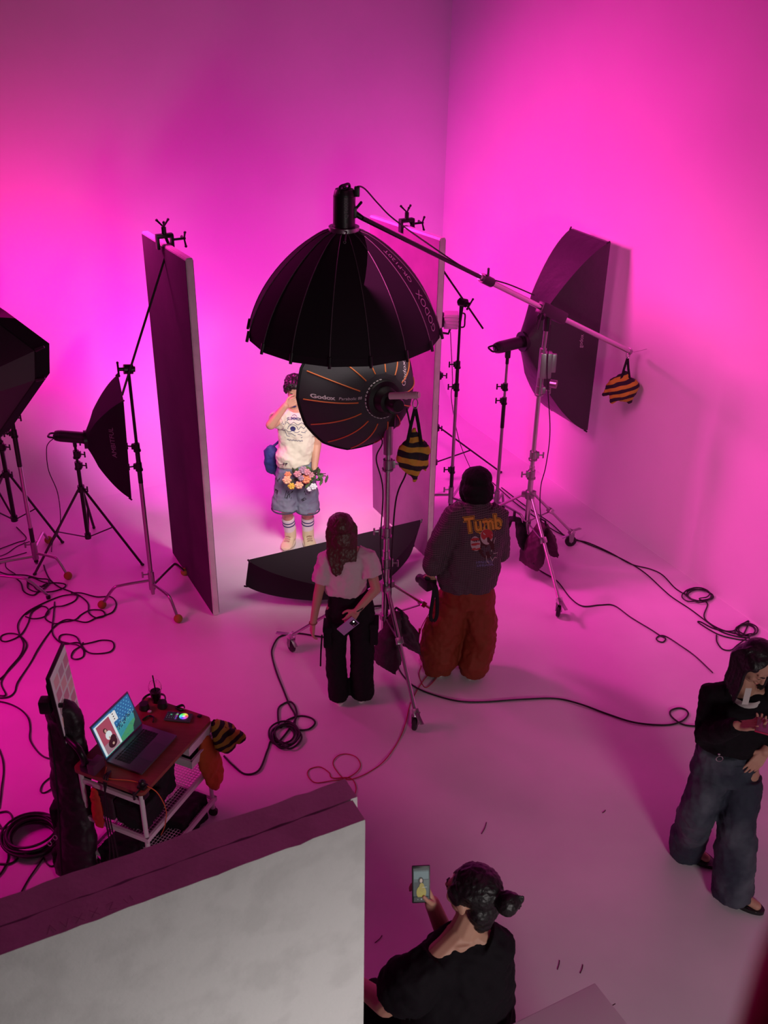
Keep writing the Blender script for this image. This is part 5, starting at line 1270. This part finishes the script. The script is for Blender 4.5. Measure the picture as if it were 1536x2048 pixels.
# laptop
L0, L1, L2, L3 = F(204, 1527, .812), F(286, 1442, .812), F(364, 1468, .812), F(280, 1558, .812)   # hinge left, hinge right, front right, front left
lc = (L0+L1+L2+L3)/4; lx = (L1-L0+L2-L3).normalized(); ly = (L0-L3+L1-L2); ly.z = 0; ly = (ly-lx*ly.dot(lx)).normalized(); LWd, LD = .358, .248
lap = thing('laptop', lc, 'open grey laptop on the trolley, its screen showing a portrait over blue', 'laptop')
GM = mat('space_grey_aluminium', (.20, .16, .22), .38, .7)
m = MB(); m.box(lc, (LWd, LD, .014), lx, ly, bev=.004); bs_ = m.done('base', GM, lap)
m = MB()
for r_ in range(6):
    for k in range(14):
        m.box(lc+lx*(-.140+.0207*k+.005)+ly*(.085-.0185*r_)+V((0, 0, .0080)), (.0165, .0150 if r_ else .009, .0016), lx, ly)
m.done('keyboard', mat('black_keys', (.012, .011, .013), .6), bs_, smooth=False)
m = MB(); m.box(lc-ly*.075+V((0, 0, .0073)), (.15, .085, .0008), lx, ly); m.done('trackpad', mat('trackpad', (.17, .13, .19), .3, .6), bs_)
hinge = lc+ly*LD/2+V((0, 0, .008)); tl = A(253, 1372, 1.0) if False else None
ang_ = math.radians(20); sy_ = (V((0, 0, 1))*math.cos(ang_)+ly*math.sin(ang_)).normalized(); SH = .235; sn = lx.cross(sy_); 
sn = -sn if sn.dot(ly) > 0 else sn
sc = hinge+sy_*SH/2
m = MB(); m.box(sc-sn*.003, (LWd, SH, .006), lx, sy_, bev=.002); lid = m.done('lid', GM, lap)
rnd = random.Random(8); prt = [(rect2d(-1, -1, 1, 1), (.01, .02, .07)), (rect2d(-.97, -.96, .97, .95), (.015, .12, .30)), (rect2d(-.97, -.96, .97, -.05), (.03, .25, .30))]
prt.append((([(-.97, -.96), (.97, -.96), (.97, -.35), (.5, -.42), (.1, -.62), (-.4, -.9)], [(0, 1, 2, 3, 4, 5)]), (.05, .26, .12)))
prt.append((([(.55, -.96), (.97, -.96), (.97, .1), (.86, -.1), (.8, -.5), (.62, -.7)], [(0, 1, 2, 3, 4, 5)]), (.015, .03, .035)))
dots = join2d(*[disc2d(-.15+.155*i+(j % 2)*.07, .12+.145*j, .026, .034, 8) for i in range(8) for j in range(6) if -.15+.155*i+(j % 2)*.07 < .93])
prt.append((dots, (.10, .38, .60)))
prt.append((join2d(*[disc2d(rnd.uniform(-.05, .95), 0, .001) for _ in range(1)]+[disc2d(x, -.10+x*.22+rnd.uniform(-.16, .10), rnd.uniform(.02, .055), rnd.uniform(.02, .06), 7, rnd.random()*3) for x in [rnd.uniform(-.05, .93) for _ in range(34)]]), (.012, .05, .09)))
prt.append((join2d(*[disc2d(x, -.16+x*.22+rnd.uniform(-.12, .2), rnd.uniform(.01, .03), rnd.uniform(.015, .03), 6) for x in [rnd.uniform(-.05, .93) for _ in range(30)]]), (.18, .42, .45)))
prt.append((join2d(*[disc2d(x, rnd.uniform(-.85, -.3), rnd.uniform(.02, .06), .012, 6) for x in [rnd.uniform(-.1, .6) for _ in range(16)]]), (.02, .14, .20)))
prt += [(rect2d(-.97, -.90, -.10, .88), (.62, .68, .72)), (rect2d(-.88, -.88, -.20, .80), (.34, .06, .10)), (rect2d(-.88, -.88, -.20, -.35), (.30, .16, .20)), (rect2d(-.18, .30, .14, .84), (.66, .66, .66)),
        (join2d(*[disc2d(-.02+.004*k, .74-.15*k, .035, .035, 8) for k in range(3)]), (.05, .04, .04)),
        (disc2d(-.58, .30, .085, .16, 16, .2), (.03, .012, .012)), (disc2d(-.575, .29, .050, .10), (.48, .28, .22)), (disc2d(-.52, -.02, .15, .24), (.62, .66, .68)), (rect2d(-.56, -.42, -.50, -.10), (.45, .27, .22)), (rect2d(-.47, -.42, -.41, -.12), (.45, .27, .22)), (disc2d(-.50, -.50, .21, .26), (.03, .006, .010)), (disc2d(-.42, -.34, .14, .22), (.035, .008, .012)), (disc2d(-.49, -.55, .05, .07), (.45, .27, .22))]
screen('laptop', lid, sc+sn*.0008, lx, sy_, sn, LWd/2*.97, SH/2*.95, prt, .95)
# phone
pc = F(357, 1434, .81); px1 = (F(387, 1437, .81)-F(327, 1431, .81)).normalized(); py1 = V((-px1.y, px1.x, 0))
t = thing('mobile_phone', pc, 'phone lying on the trolley top showing a bright colour wheel', 'phone')
m = MB(); m.box(pc, (.165, .078, .011), px1, py1, bev=.004); m.done('body', mat('dark_grey_case', (.10, .08, .10), .5), t)
ZZ = V((0, 0, 1))
screen('wheel', t, pc+V((0, 0, .0058)), px1, py1, ZZ, .076, .034, [(rect2d(-1, -1, 1, 1), (.006, .006, .010)), (rect2d(-.22, -.9, -.08, .9), (.10, .04, .22)), (rect2d(-.24, .35, -.06, .6), (.22, .5, .1)), (rect2d(-.24, -.05, -.06, .1), (.5, .02, .3)), (disc2d(-.62, .25, .07, .16), (.05, .35, .18)), (join2d(*[rect2d(-.93+.2*(k % 4), -.7+.45*(k//4), -.86+.2*(k % 4), -.6+.45*(k//4)) for k in range(12)]), (.10, .09, .12))], 1.)
import colorsys
ms = []; m = MB(); cc_ = pc+px1*.034+V((0, 0, .0105)); NW = 18
for k in range(NW):
    col = colorsys.hsv_to_rgb(k/NW, .75, .9); ms.append(mat('wheel_hue_%d' % k, (.01, .01, .01), .3, emit=(tuple(q**1.6 for q in col), 1.)))
    a0_, a1_ = 2*math.pi*k/NW, 2*math.pi*(k+1)/NW
    f = m._f([m.bm.verts.new(cc_+(px1*math.cos(a)+py1*math.sin(a))*.028*q) for q, a in ((0, 0), (1, a0_), (1, a1_))]); f.material_index = k
ms.append(mat('wheel_core', (.01, .01, .01), .3, emit=((.75, .8, .9), .9))); f = None
vs, fs = disc2d(0, 0, .009); b = [m.bm.verts.new(cc_+px1*x+py1*y+V((0, 0, .0004))) for x, y in vs]
for q in fs: f = m.bm.faces.new([b[i] for i in q]); f.material_index = NW
m.done('colour_wheel', ms, t, smooth=False, rec=False)
# drink
dc = F(313, 1402, .80)
t = thing('iced_drink', dc, 'clear domed cup of dark drink with black straw on the trolley', 'drink')
GL = mat('clear_plastic', (1, .95, .97), .03, trans=1., spec=.5); GL.node_tree.nodes['Principled BSDF'].inputs['IOR'].default_value = 1.18
def lathe(m, c, prof, n=32, ax=V((0, 0, 1))):
    e = ax.orthogonal().normalized(); f_ = ax.cross(e)
    m.loft([[c+ax*z+(e*math.cos(a)+f_*math.sin(a))*r for a in [2*math.pi*k/n for k in range(n)]] for r, z in prof], cap=False); return m
m = MB(); lathe(m, dc, [(.001, .0), (.028, .0), (.038, .095), (.039, .097), (.036, .097), (.027, .003), (.001, .003)]); m.done('cup', GL, t)
m = MB(); lathe(m, dc, [(.042, .097), (.043, .101), (.042, .104), (.040, .125), (.032, .145), (.012, .153), (.012, .150), (.030, .142), (.038, .124), (.039, .100), (.042, .097)]); m.done('dome_lid', GL, t)
m = MB(); lathe(m, dc, [(.001, .005), (.0262, .005), (.0335, .080), (.001, .080)]); m.done('coffee', mat('dark_coffee', (.05, .008, .012), .25), t)
m = MB(); m.cyl(dc+V((.004, 0, .03)), dc+V((-.006, .0, .20)), .0045, seg=10); m.done('straw', BLACKP, t)
# headphones under the cup, small things
hp = F(306, 1408, .80)
t = thing('headphones', hp, 'black headphones lying at the foot of the clear drink cup', 'headphones')
for k in (-1, 1):
    m = MB(); c = hp+V((.055*k+.01, -.035+.01*k, .022)); m.tube([c+V((0, 0, -.018)), c+V((0, 0, .018))], [.033, .028], 18); m.done('ear_cup', BLACKP, t)
m = MB(); m.tube(spline([hp+V((-.05, -.03, .022)), hp+V((-.065, .02, .02)), hp+V((-.03, .07, .02)), hp+V((.05, .07, .02)), hp+V((.075, .02, .02)), hp+V((.065, -.02, .022))], 5), .009, 8, wd=(0, 0, 1), rb=.005); m.done('headband', BLACKP, t)
t = thing('watch', F(360, 1416, .8), 'black coiled strap lying behind the phone on the trolley', 'strap')
m = MB(); c = F(360, 1417, .805); m.tube([c+V((.028*math.cos(a), .020*math.sin(a), .006+.006*math.sin(2*a))) for a in [2*math.pi*k/20 for k in range(19)]], .010, 8, wd=(0, 0, 1), rb=.004); m.done('band', BLACKP, t)
tag(MB().box(F(399, 1432, .806), (.022, .022, .012), cu, cv, bev=.003).done('memory_card_case', BLACKP), 'tiny black block near the right corner of the trolley top', 'block')
tag(MB().box(F(299, 1423, .806), (.020, .020, .012), cu, cv, bev=.004).done('usb_adapter', mat('white_plastic', (.7, .65, .68), .4)), 'tiny white adapter right of the laptop screen', 'adapter')
m = MB(); m.tube(spline([F(285, 1440, .806), F(297, 1432, .81), F(307, 1434, .812), F(306, 1444, .806)], 6), .008, 8, wd=(0, 0, 1), rb=.004); tag(m.done('short_cable', BLACKP), 'short thick black cable loop at the laptop hinge', 'cable')
m = MB(); m.tube(spline([F(213, 1534, .812), F(210, 1552, .806), F(222, 1558, .806), F(265, 1562, .806), F(300, 1575, .80), F(318, 1590, .74), F(332, 1620, .55), F(330, 1650, .40), F(322, 1670, .25)], 8), .0028, 8); tag(m.done('tether_cable', mat('orange_cable', (.75, .16, .04), .5)), 'thin orange cable from the laptop over the near edge of the trolley top', 'cable')
for k in range(3):
    m = MB(); m.tube(spline([K(-.80, .1, .806), K(-.98, .1-.05*k, .80), K(-1.06, .0+.06*k, .6), K(-1.08, -.1+.1*k, .3), K(-1.2, -.3+.25*k, .01), K(-1.5, -.6+.4*k, .01)], 8), .0045, 8)
    tag(m.done('hanging_cable', CABLE), 'black cable hanging off the left end of the trolley, %s' % ['nearest the viewer', 'middle of three', 'farthest'][k], 'cable')
# black gear on the shelves and below
def lump(name, p, r, label, cat, mt=BLACKF, X=cu, disp=((.07, .03),), part='body', extra=None):
    t = thing(name, V(p)-V((0, 0, r[2])), label, cat); m = MB(); m.box(p, (r[0]*2, r[1]*2, r[2]*2), X, V((-X.y, X.x, 0)))
    if extra: extra(m)
    m.done(part, mt, t, mods=remesh(.009, 6, list(disp))); return t
def strapover(t, p, r, X=cu):
    m = MB(); m.tube(spline([p+X*r[0]*.6, p+X*r[0]*.7+V((0, 0, r[2]*1.2)), p+V((0, 0, r[2]*1.9)), p-X*r[0]*.7+V((0, 0, r[2]*1.2)), p-X*r[0]*.6], 6), .012, 8, wd=(0, 1, 0), rb=.004); m.done('strap', BLACKF, t)
p = K(-.58, -.35, .52); r_ = (.11, .10, .085); t = lump('camera_bag', p, r_, 'rounded black bag on the near end of the middle trolley shelf', 'bag'); strapover(t, p, r_)
p = K(-.05, -.05, .55); r_ = (.10, .13, .12); t = lump('camera_bag', p, r_, 'taller black bag in the middle of the trolley shelf under the wooden top', 'bag'); strapover(t, p, r_)
p = K(-.60, .45, .52); r_ = (.10, .09, .085); lump('lens_pouch', p, r_, 'dark plum pouch at the far left of the middle trolley shelf', 'pouch', BAGP)
p = F(325, 1660, .10); t = thing('lens', p, 'black camera body with strap on the floor under the near corner of the trolley', 'camera')
m = MB(); m.box(p, (.15, .10, .10), cu, cv, bev=.015); m.cyl(p+V((0, 0, .04)), p+V((0, 0, .09)), .045, seg=20); m.done('body', BLACKP, t)
m = MB(); m.tube(spline([p+cu*.07, p+cu*.16+V((0, 0, .05)), p+cu*.22+cv*.05, p+cu*.12-cv*.1+V((0, 0, -.05)), p-cu*.02-cv*.1], 6), .012, 8, wd=(0, 0, 1), rb=.004); m.done('strap', BLACKF, t)
p = F(365, 1632, .10); t = lump('equipment_case', p, (.14, .10, .10), 'black soft case on the floor beneath the right end of the trolley', 'case')
p = F(258, 1695, .10); lump('equipment_case', p, (.16, .10, .10), 'black soft case on the floor just behind the foreground foam boards', 'case')
# clamp / bracket on the near corner
p = K(-.86, -.86, .80)
t = thing('super_clamp', p, 'black clamp with a small ball head fixed to the near corner of the trolley', 'clamp')
m = MB(); m.box(p+V((0, 0, -.03)), (.05, .05, .09), cu, cv, bev=.01); m.ell(p+V((0, 0, .03)), .022); knob(m, p-cu*.02, -cu, .06, .009); m.done('body', BLACKP, t)
# sandbag hung on the right end, orange cloth bag under it
p = F(430, 1448, .76)
t = thing('sandbag', p, 'black and yellow striped sandbag tied to the right end of the trolley', 'sandbag')
m = MB(); prof = [.03, .05, .075, .095, .10, .085, .05]
m.tube([p+V((.0+.015*i, .0, .02-.035*i)) for i in range(7)], prof, 16, wd=cu, rb=[q*.6 for q in prof]); m.ell(p+V((.12, -.01, -.08)), (.08, .04, .05), X=V((1, 0, -.5)))
m.done('bag', stripes('striped_trolley_bag', (.42, .36, .03), (.012, .01, .013), 6, (0, .6, 0)), t, mods=remesh(.008, 2, [(.06, .03)]))
m = MB(); m.tube(spline([p+V((-.01, 0, .03)), p+V((.05, 0, -.02)), p+V((.10, -.01, -.07))], 5), .010, 8, wd=(0, 0, 1), rb=.003); m.done('strap', BLACKF, t)
p = F(418, 1500, .60)
t = thing('fabric_pouch', p, 'orange and rust fabric bag hanging below the striped sandbag on the trolley', 'bag')
m = MB(); prof = [.03, .06, .085, .095, .10, .09, .07, .03]
m.tube([p+V((.01*i-.03, -.01, .12-.06*i)) for i in range(8)], prof, 16, wd=cu, rb=[q*.45 for q in prof]); m.done('bag', mat('rust_fabric', (.55, .12, .02), .75, bump=(30, .3, .005)), t, mods=remesh(.008, 2, [(.07, .03)]))
p = K(-1.05, .35, .62)
t = thing('fabric_pouch', p, 'red cloth strap hanging at the left end of the trolley beside the black case', 'cloth')
m = MB(); prof = [.02, .035, .04, .045, .04, .03]
m.tube([p+V((0, 0, .10-.06*i)) for i in range(6)], prof, 12, wd=cv, rb=[q*.4 for q in prof]); m.done('cloth', mat('red_cloth', (.55, .04, .02), .75), t, mods=remesh(.007, 2, [(.05, .02)]))

# ================================================================== monitor and the tall black covered case beside the trolley
mT, mB_ = F(134, 1290, 1.42), F(147, 1487, .84)
# monitor plane seen at a grazing angle, facing the trolley
fN = V((.86, .50, .0)).normalized(); fX = V((-.50, .86, 0))
mc = F(136, 1392, 1.12); 
def findscr():
    return None
pA = F(134, 1291, 1.36); pB = F(153, 1462, 1.0); pC = F(146, 1487, .93); pD = F(112, 1358, 1.28)
mon = thing('monitor', mc, 'portrait oriented monitor left of the laptop, seen almost edge on with pale image grid', 'monitor')
v1 = (pC-pA); 
mx_ = V((.30, .95, -.02)).normalized()
mcen = F(131, 1390, 1.13); mn = V((.995, .02, .06)).normalized(); mxx = V((0, 0, 1)).cross(mn).normalized(); myy = mn.cross(mxx)
m = MB(); m.box(mcen-mn*.012, (.33, .50, .022), mxx, myy, bev=.005); mb_ = m.done('bezel', BLACKP, mon)
m = MB(); m.box(mcen-mn*.04, (.20, .30, .045), mxx, myy, bev=.012); m.done('back_cover', BLACKP, mon)
grid = [(rect2d(-1, -1, 1, 1), (.22, .13, .17))]
for j in range(5):
    for i in range(3): grid.append((rect2d(-.88+.62*i, -.90+.37*j, -.36+.62*i, -.62+.37*j), [(.16, .05, .07), (.20, .08, .09), (.13, .06, .08)][(i+j) % 3]))
screen('monitor', mb_, mcen+mn*.0008, mxx, myy, mn, .158, .242, grid, .8)
m = MB(); m.tube(spline([mcen-mn*.06, mcen-mn*.10+V((0, 0, -.2)), K(-.95, .75, .95), K(-.9, .7, .80)], 6), .020, 10); m.box(K(-.9, .62, .82), (.07, .07, .05), cu, cv, bev=.008); m.done('arm', BLACKM, mon)
m = MB(); p = F(92, 1410, 1.16); m.box(p, (.07, .07, .09), bev=.014); m.cyl(p, p+V((.10, .0, .0)), .015, seg=10); m.tube([p+V((0, 0, -.04)), p+V((.03, 0, -.12))], [.004]*2, 6); m.done('clamp', BLACKP, mon)
tag(MB().box(K(-.86, .44, .835), (.10, .05, .07), cu, cv, bev=.006).done('hard_drive', mat('plum_plastic', (.12, .04, .09), .5)), 'small dark purple box behind the left edge of the laptop', 'box')
tb_ = F(150, 1742, 0.0); 
t = thing('equipment_case', tb_, 'tall black soft stand case leaning upright between the foam boards and the monitor', 'case')
m = MB()
ctr = [F(152, 1745, .02), F(148, 1640, .36), F(143, 1560, .62), F(135, 1480, .86), F(127, 1430, 1.03), F(122, 1410, 1.12)]
m.tube(spline(ctr, 5), [ .135]*6+[.13]*5+[.125]*5+[.115]*5+[.10, .09, .08, .07, .05], 18, wd=(.95, -.3, 0), rb=[.075]*16+[.07]*5+[.06, .055, .05, .045, .03])
m.done('cover', mat('black_padded_fabric', (.018, .010, .016), .5, bump=(12, .5, .02)), t, mods=remesh(.010, 2, [(.18, .05), (.05, .015)]))
m = MB(); m.tube(spline([p_+V((-.06, -.09, 0)) for p_ in ctr[:5]], 5), .006, 8); m.done('zip', BLACKM, t)
p = F(125, 1650, .30); m = MB(); m.box(p, (.10, .10, .36), bev=.02); m.box(p+V((0, -.06, -.22)), (.14, .06, .16), bev=.02); m.done('side_pocket', BLACKF, t, mods=remesh(.01, 3, [(.06, .02)]))
for q in ((116, 1660, .3), (105, 1672, .22)):
    m = MB(); c = F(*q)+V((0, -.06, 0)); m.tube([c+V((.012*math.cos(a), 0, .018*math.sin(a))) for a in [2*math.pi*k/14 for k in range(15)]], .003, 6); m.done('buckle', CHROME, t)

# ================================================================== cables on the floor
def cab(label, pts, r=.0055, m_=None, cat='cable', sc=None, z=0., closed=False):
    P3 = []
    for i, p in enumerate(pts):
        if sc: x, y = sc[0]+p[0]/sc[2], sc[1]+p[1]/sc[2]
        else: x, y = p[0], p[1]
        h = p[2] if len(p) > 2 else r+z+.004*(i % 2)
        q3 = F(x, y, h); uu = (q3-CORNER).dot(U)
        if uu > -.03: q3 -= U*(uu+.03)
        P3.append(q3)
    m = MB(); m.tube(spline(P3, 7, closed), r, 8)
    return tag(m.done('floor_cable', m_ or CABLE), label, cat)
def coil(px, py, rx, ry, n, seed, jit=.16):
    r = random.Random(seed); o = []; a = r.uniform(0, 6)
    for i in range(n*9):
        
        if i % 9 == 0: cx, cy, sc_ = r.uniform(-.22, .22)*rx, r.uniform(-.22, .22)*ry, r.uniform(.62, 1.0)
        k = r.uniform(1-jit*.4, 1+jit*.4)*sc_; a += 2*math.pi/9; o.append((px+cx+rx*k*math.cos(a), py+cy+ry*k*math.sin(a), .008+.004*(i/9)))
    return o
cab('black cable winding from the right roller stand towards the black polo', [(1066, 1126, .25), (1072, 1136, .01), (1085, 1144), (1115, 1163), (1140, 1195), (1165, 1212), (1200, 1210), (1228, 1211), (1262, 1235), (1300, 1258), (1320, 1271), (1331, 1277), (1326, 1284), (1316, 1282), (1313, 1276), (1322, 1271), (1336, 1275), (1362, 1292), (1390, 1312), (1425, 1345)])
cab('long black cable crossing the floor to a loop beside the black polo', [(791, 1300), (797, 1335), (812, 1358), (832, 1375), (868, 1390), (915, 1402), (965, 1404), (1040, 1399), (1110, 1397), (1160, 1408), (1215, 1428), (1270, 1445), (1330, 1450), (1362, 1443), (1376, 1430), (1372, 1420), (1357, 1416), (1342, 1421), (1341, 1430), (1352, 1441), (1370, 1450), (1405, 1453)], .0065)
cab('upper of two parallel black cables, ending in the coil by the right wall', [(1003, 975), (1035, 1000), (1060, 1018), (1100, 1045), (1135, 1075), (1175, 1085), (1220, 1105), (1262, 1128), (1300, 1138), (1325, 1150), (1350, 1176), (1372, 1190)]+coil(1401, 1189, 36, 16, 4, 3)+[(1415, 1207), (1408, 1230), (1415, 1243), (1440, 1258), (1475, 1268), (1500, 1272)])
cab('lower of the two parallel black cables running to the pile beside the right wall', [(985, 965), (1030, 1005), (1065, 1030), (1110, 1062), (1150, 1078), (1200, 1098), (1252, 1122), (1290, 1146), (1325, 1178), (1345, 1195), (1380, 1218), (1412, 1242), (1440, 1262), (1470, 1272), (1500, 1276)])
cab('messy black cable pile by the right wall behind the black polo head', [(1530, 1300), (1500, 1282), (1472, 1278), (1435, 1268), (1398, 1246), (1402, 1244), (1430, 1258), (1465, 1262), (1480, 1250), (1488, 1246), (1512, 1238)]+coil(1490, 1262, 24, 14, 3, 8, .3)+[(1475, 1290), (1462, 1300), (1445, 1298), (1434, 1284), (1433, 1270)])
cab('black cable from the central stand wheel looping to the round coil on the floor', [(660, 1276), (632, 1272), (600, 1267), (575, 1268), (556, 1276), (545, 1295), (544, 1312), (553, 1345), (567, 1380), (578, 1408), (590, 1430), (590, 1455), (598, 1460), (618, 1458), (630, 1446), (622, 1436), (600, 1432), (575, 1440), (560, 1455), (556, 1420), (566, 1408), (582, 1404), (592, 1418), (590, 1440)]+coil(573, 1470, 30, 26, 5, 4)+[(545, 1480), (535, 1500), (518, 1540), (490, 1548), (465, 1530), (448, 1512)], .0068)
cab('thin red cable from the orange trousers curving down to loops by the foreground boards', [(868, 1212, .6), (845, 1250, .35), (838, 1275, .2), (838, 1300, .06), (842, 1330), (838, 1350), (850, 1375), (868, 1362), (874, 1350), (862, 1346), (846, 1362), (832, 1385), (820, 1410), (810, 1450), (795, 1485), (770, 1520), (745, 1540), (715, 1555), (690, 1558), (672, 1540), (666, 1525), (675, 1512), (692, 1508), (712, 1514), (721, 1530), (712, 1545), (690, 1557), (660, 1562), (630, 1565), (615, 1550), (620, 1538), (640, 1534), (658, 1545), (665, 1556), (700, 1556), (712, 1575), (705, 1600), (690, 1615)], .0035, REDC)
tag(MB().box(F(839, 1262, .28), (.016, .012, .05), bev=.004).done('inline_plug', mat('red_plastic', (.35, .04, .04), .5)), 'small red inline plug hanging beside the orange trousers', 'plug')
m = MB(); m.tube(spline([A(712, 380, DY), A(716, 373, DY), A(730, 378, DY+.1), A(757, 408, DY+.3), A(790, 440, DY+.45)]+[hd+dirb*Lb*k+V((0, -.01, .04+.03*math.sin(k*9))) for k in (.35, .5, .62, .75, .9)], 8), .0055, 8)
tag(m.done('power_cable', CABLE), 'black cable from the hanging flash draped along the long boom arm', 'cable')
m = MB(); m.tube(spline([pv+V((.02, -.05, -.1)), pv+V((.03, -.04, -.5)), A(1100, 860, 7.95), A(1092, 930, 7.9), A(1082, 970, 7.85), A(1080, 1010, 7.75), F(1082, 1060, .3), F(1070, 1120, .012)], 8), .0045, 8)
tag(m.done('power_cable', CABLE), 'thin black cable hanging beside the right roller stand pole', 'cable')
m = MB(); m.tube(spline([bk0+V((0, 0, -.02)), A(98, 885, 8.15), A(93, 900, 8.1), A(97, 940, 8.1), A(115, 985, 8.1), A(121, 1035, 8.1), A(116, 1065, 8.05), F(105, 1085, .02), F(103, 1103, .01)], 8), .004, 8)
tag(m.done('power_cable', CABLE), 'thin black cable hanging from the left studio flash to the floor', 'cable')
m = MB(); m.tube(spline([vp+V((0, 0, -.12)), A(902, 690, 9.7), A(905, 760, 9.7), A(903, 800, 9.7), A(918, 880, 9.65), F(940, 935, .02)], 8), .004, 8)
tag(m.done('power_cable', CABLE), 'thin black cable hanging from the pale video light behind the right flat', 'cable')
q = (0, 960, 3.938)
cab('black cable from under the big left softbox crossing to the left edge', [(130, 370), (170, 410), (205, 450), (195, 475), (140, 490), (60, 520), (-20, 550)], .0045, sc=q)
cab('black cable snaking from the left c-stand down past the monitor towards the left edge', [(345, 670), (365, 730), (400, 790), (470, 845), (560, 880), (640, 920), (695, 975), (700, 1045), (760, 1085), (825, 1065), (800, 1027), (710, 1025), (640, 1060), (590, 1100), (500, 1118), (430, 1130), (360, 1095), (370, 1040), (420, 1000), (500, 990), (590, 950), (600, 905), (480, 915), (300, 990), (190, 1060), (140, 1140), (155, 1220), (185, 1290), (160, 1380), (60, 1500), (10, 1600), (45, 1690), (-10, 1697)], .006, sc=q)
cab('black cable looping round the yellow ball foot and down to the left edge', [(560, 890), (640, 890), (760, 920), (870, 920), (915, 970), (890, 1035), (830, 1065), (760, 1085), (680, 1120), (590, 1105), (520, 1100), (450, 1135), (390, 1200), (300, 1330), (240, 1440), (140, 1590), (115, 1670), (60, 1710), (-20, 1717)], .006, sc=q)
cab('black cable making the flower shaped loops just above the monitor', [(430, 960), (420, 1080), (410, 1180), (430, 1240), (500, 1290), (600, 1280), (650, 1292), (720, 1280), (800, 1262), (880, 1270), (898, 1315), (860, 1355), (760, 1368), (690, 1355), (640, 1300), (600, 1235), (530, 1215), (475, 1225), (470, 1265), (540, 1285), (610, 1300), (655, 1335), (655, 1390), (600, 1412), (562, 1395), (580, 1345), (640, 1305), (655, 1280)], .006, sc=q)
cab('tangled knot of black cable beside the black foot of the left c-stand', [(0, 725), (70, 745), (200, 750), (300, 775), (380, 785), (370, 830), (280, 835), (215, 800), (240, 765), (330, 800), (380, 820), (300, 880), (220, 850), (230, 790), (300, 870), (400, 880), (500, 850), (510, 820), (420, 810), (340, 830), (270, 905), (190, 880), (165, 810), (120, 770)], .006, sc=q, z=.004)
cab('black cable loop at the left edge halfway down the floor', [(330, 990), (250, 1040), (220, 1130), (160, 1222), (60, 1270), (8, 1262), (12, 1228), (70, 1208), (150, 1222), (210, 1290), (180, 1370), (120, 1440), (30, 1540), (-20, 1580)], .006, sc=q)
cab('black cable circling small loop right of the left cable tangle', [(200, 1060), (290, 1000), (360, 1000), (385, 1040), (340, 1080), (260, 1092), (200, 1075)], .0055, sc=q, z=.003)
for i, pts in enumerate(([(0, 600), (60, 575), (140, 520), (250, 480), (290, 490)], [(0, 625), (90, 605), (210, 570)], [(0, 660), (40, 640), (50, 690), (120, 740)])):
    cab('short black cable at the left edge among the c-stand legs, %s' % ['topmost', 'middle', 'lowest'][i], pts, .004, sc=q)
q = (0, 1260, 3.938)
cab('black cable curving from the left edge to the tall black case', [(-20, 560), (70, 580), (160, 625), (220, 690), (238, 770), (235, 860), (290, 950), (350, 1000), (430, 1020)], .006, sc=q)
cab('black cable loop sticking out left of the tall black case', [(470, 1130), (400, 1160), (340, 1210), (318, 1265), (345, 1282), (400, 1255), (480, 1190)], .005, sc=q)
cab('black cable running down the left edge beside the round hose coil', [(-10, 930), (20, 1020), (28, 1120), (12, 1240), (5, 1330), (-10, 1400)], .006, sc=q)
cab('black cable loops at the left edge touching the round hose coil', [(-20, 1440), (60, 1430), (98, 1480), (80, 1540), (0, 1560), (-30, 1500), (10, 1560), (50, 1680), (65, 1790), (30, 1880), (-20, 1950)], .006, sc=q)
cab('black cable under the round hose coil leaving at the left edge', [(-20, 1840), (60, 1842), (110, 1825), (150, 1785), (180, 1740)], .006, sc=q)
cab('straight black cable running from the hose coil to the foreground boards', [(345, 1790), (280, 1880), (220, 1970), (170, 2060)], .005, sc=q)
cab('black cable end hooked beside the foot of the tall black case', [(345, 1790), (370, 1840), (410, 1860), (460, 1830)], .005, sc=q)
# big round coil
t = thing('cable_coil', F(64, 1672, 0), 'thick round coil of black cable on the floor at the lower left', 'cable coil')
cc = F(64, 1670, .05); rnd = random.Random(6)
for k in range(13):
    R_ = .125+.012*(k % 5)+rnd.uniform(-.008, .008); zz = .012+.017*(k//3)+.01*rnd.random(); ox, oy = rnd.uniform(-.012, .012), rnd.uniform(-.012, .012); tx, ty = rnd.uniform(-.012, .012), rnd.uniform(-.012, .012)
    m = MB(); m.tube([V((cc.x+ox+R_*1.08*math.cos(a), cc.y+oy+R_*math.sin(a), max(.009, zz+tx*math.cos(a)*1.5+ty*math.sin(a)*1.5))) for a in [2*math.pi*i/40 for i in range(41)]], .008, 8); m.done('cable_turn', CABLE, t)
# little scraps and stains on the floor
for px, py, sx, sy, lb in ((968, 1656, .02, .05, 'small dark scrap on the floor left of centre above the seated person'), (1208, 1623, .012, .012, 'tiny dark speck on the pink floor in the middle right'), (757, 1878, .02, .025, 'tiny dark chip on the floor beside the near foam board'), (1117, 1930, .01, .03, 'thin dark scrap on the floor right of the seated person'), (1163, 1938, .012, .028, 'second thin dark scrap right of the seated person, farther right'), (1218, 2012, .03, .012, 'short brown scrap on top of the plinth edge at the bottom')):
    m = MB(); c = F(px, py, .003 if py < 1960 else .903); m.tube(spline([c+V((-sx, -sy, 0)), c+V((sx*.3, 0, .001)), c+V((sx, sy, 0))], 4), .0022, 6); tag(m.done('debris', mat('dark_scrap', (.06, .015, .02), .7)), lb, 'debris')
# extra sandbag pillow behind the woman: strap of the strip softbox
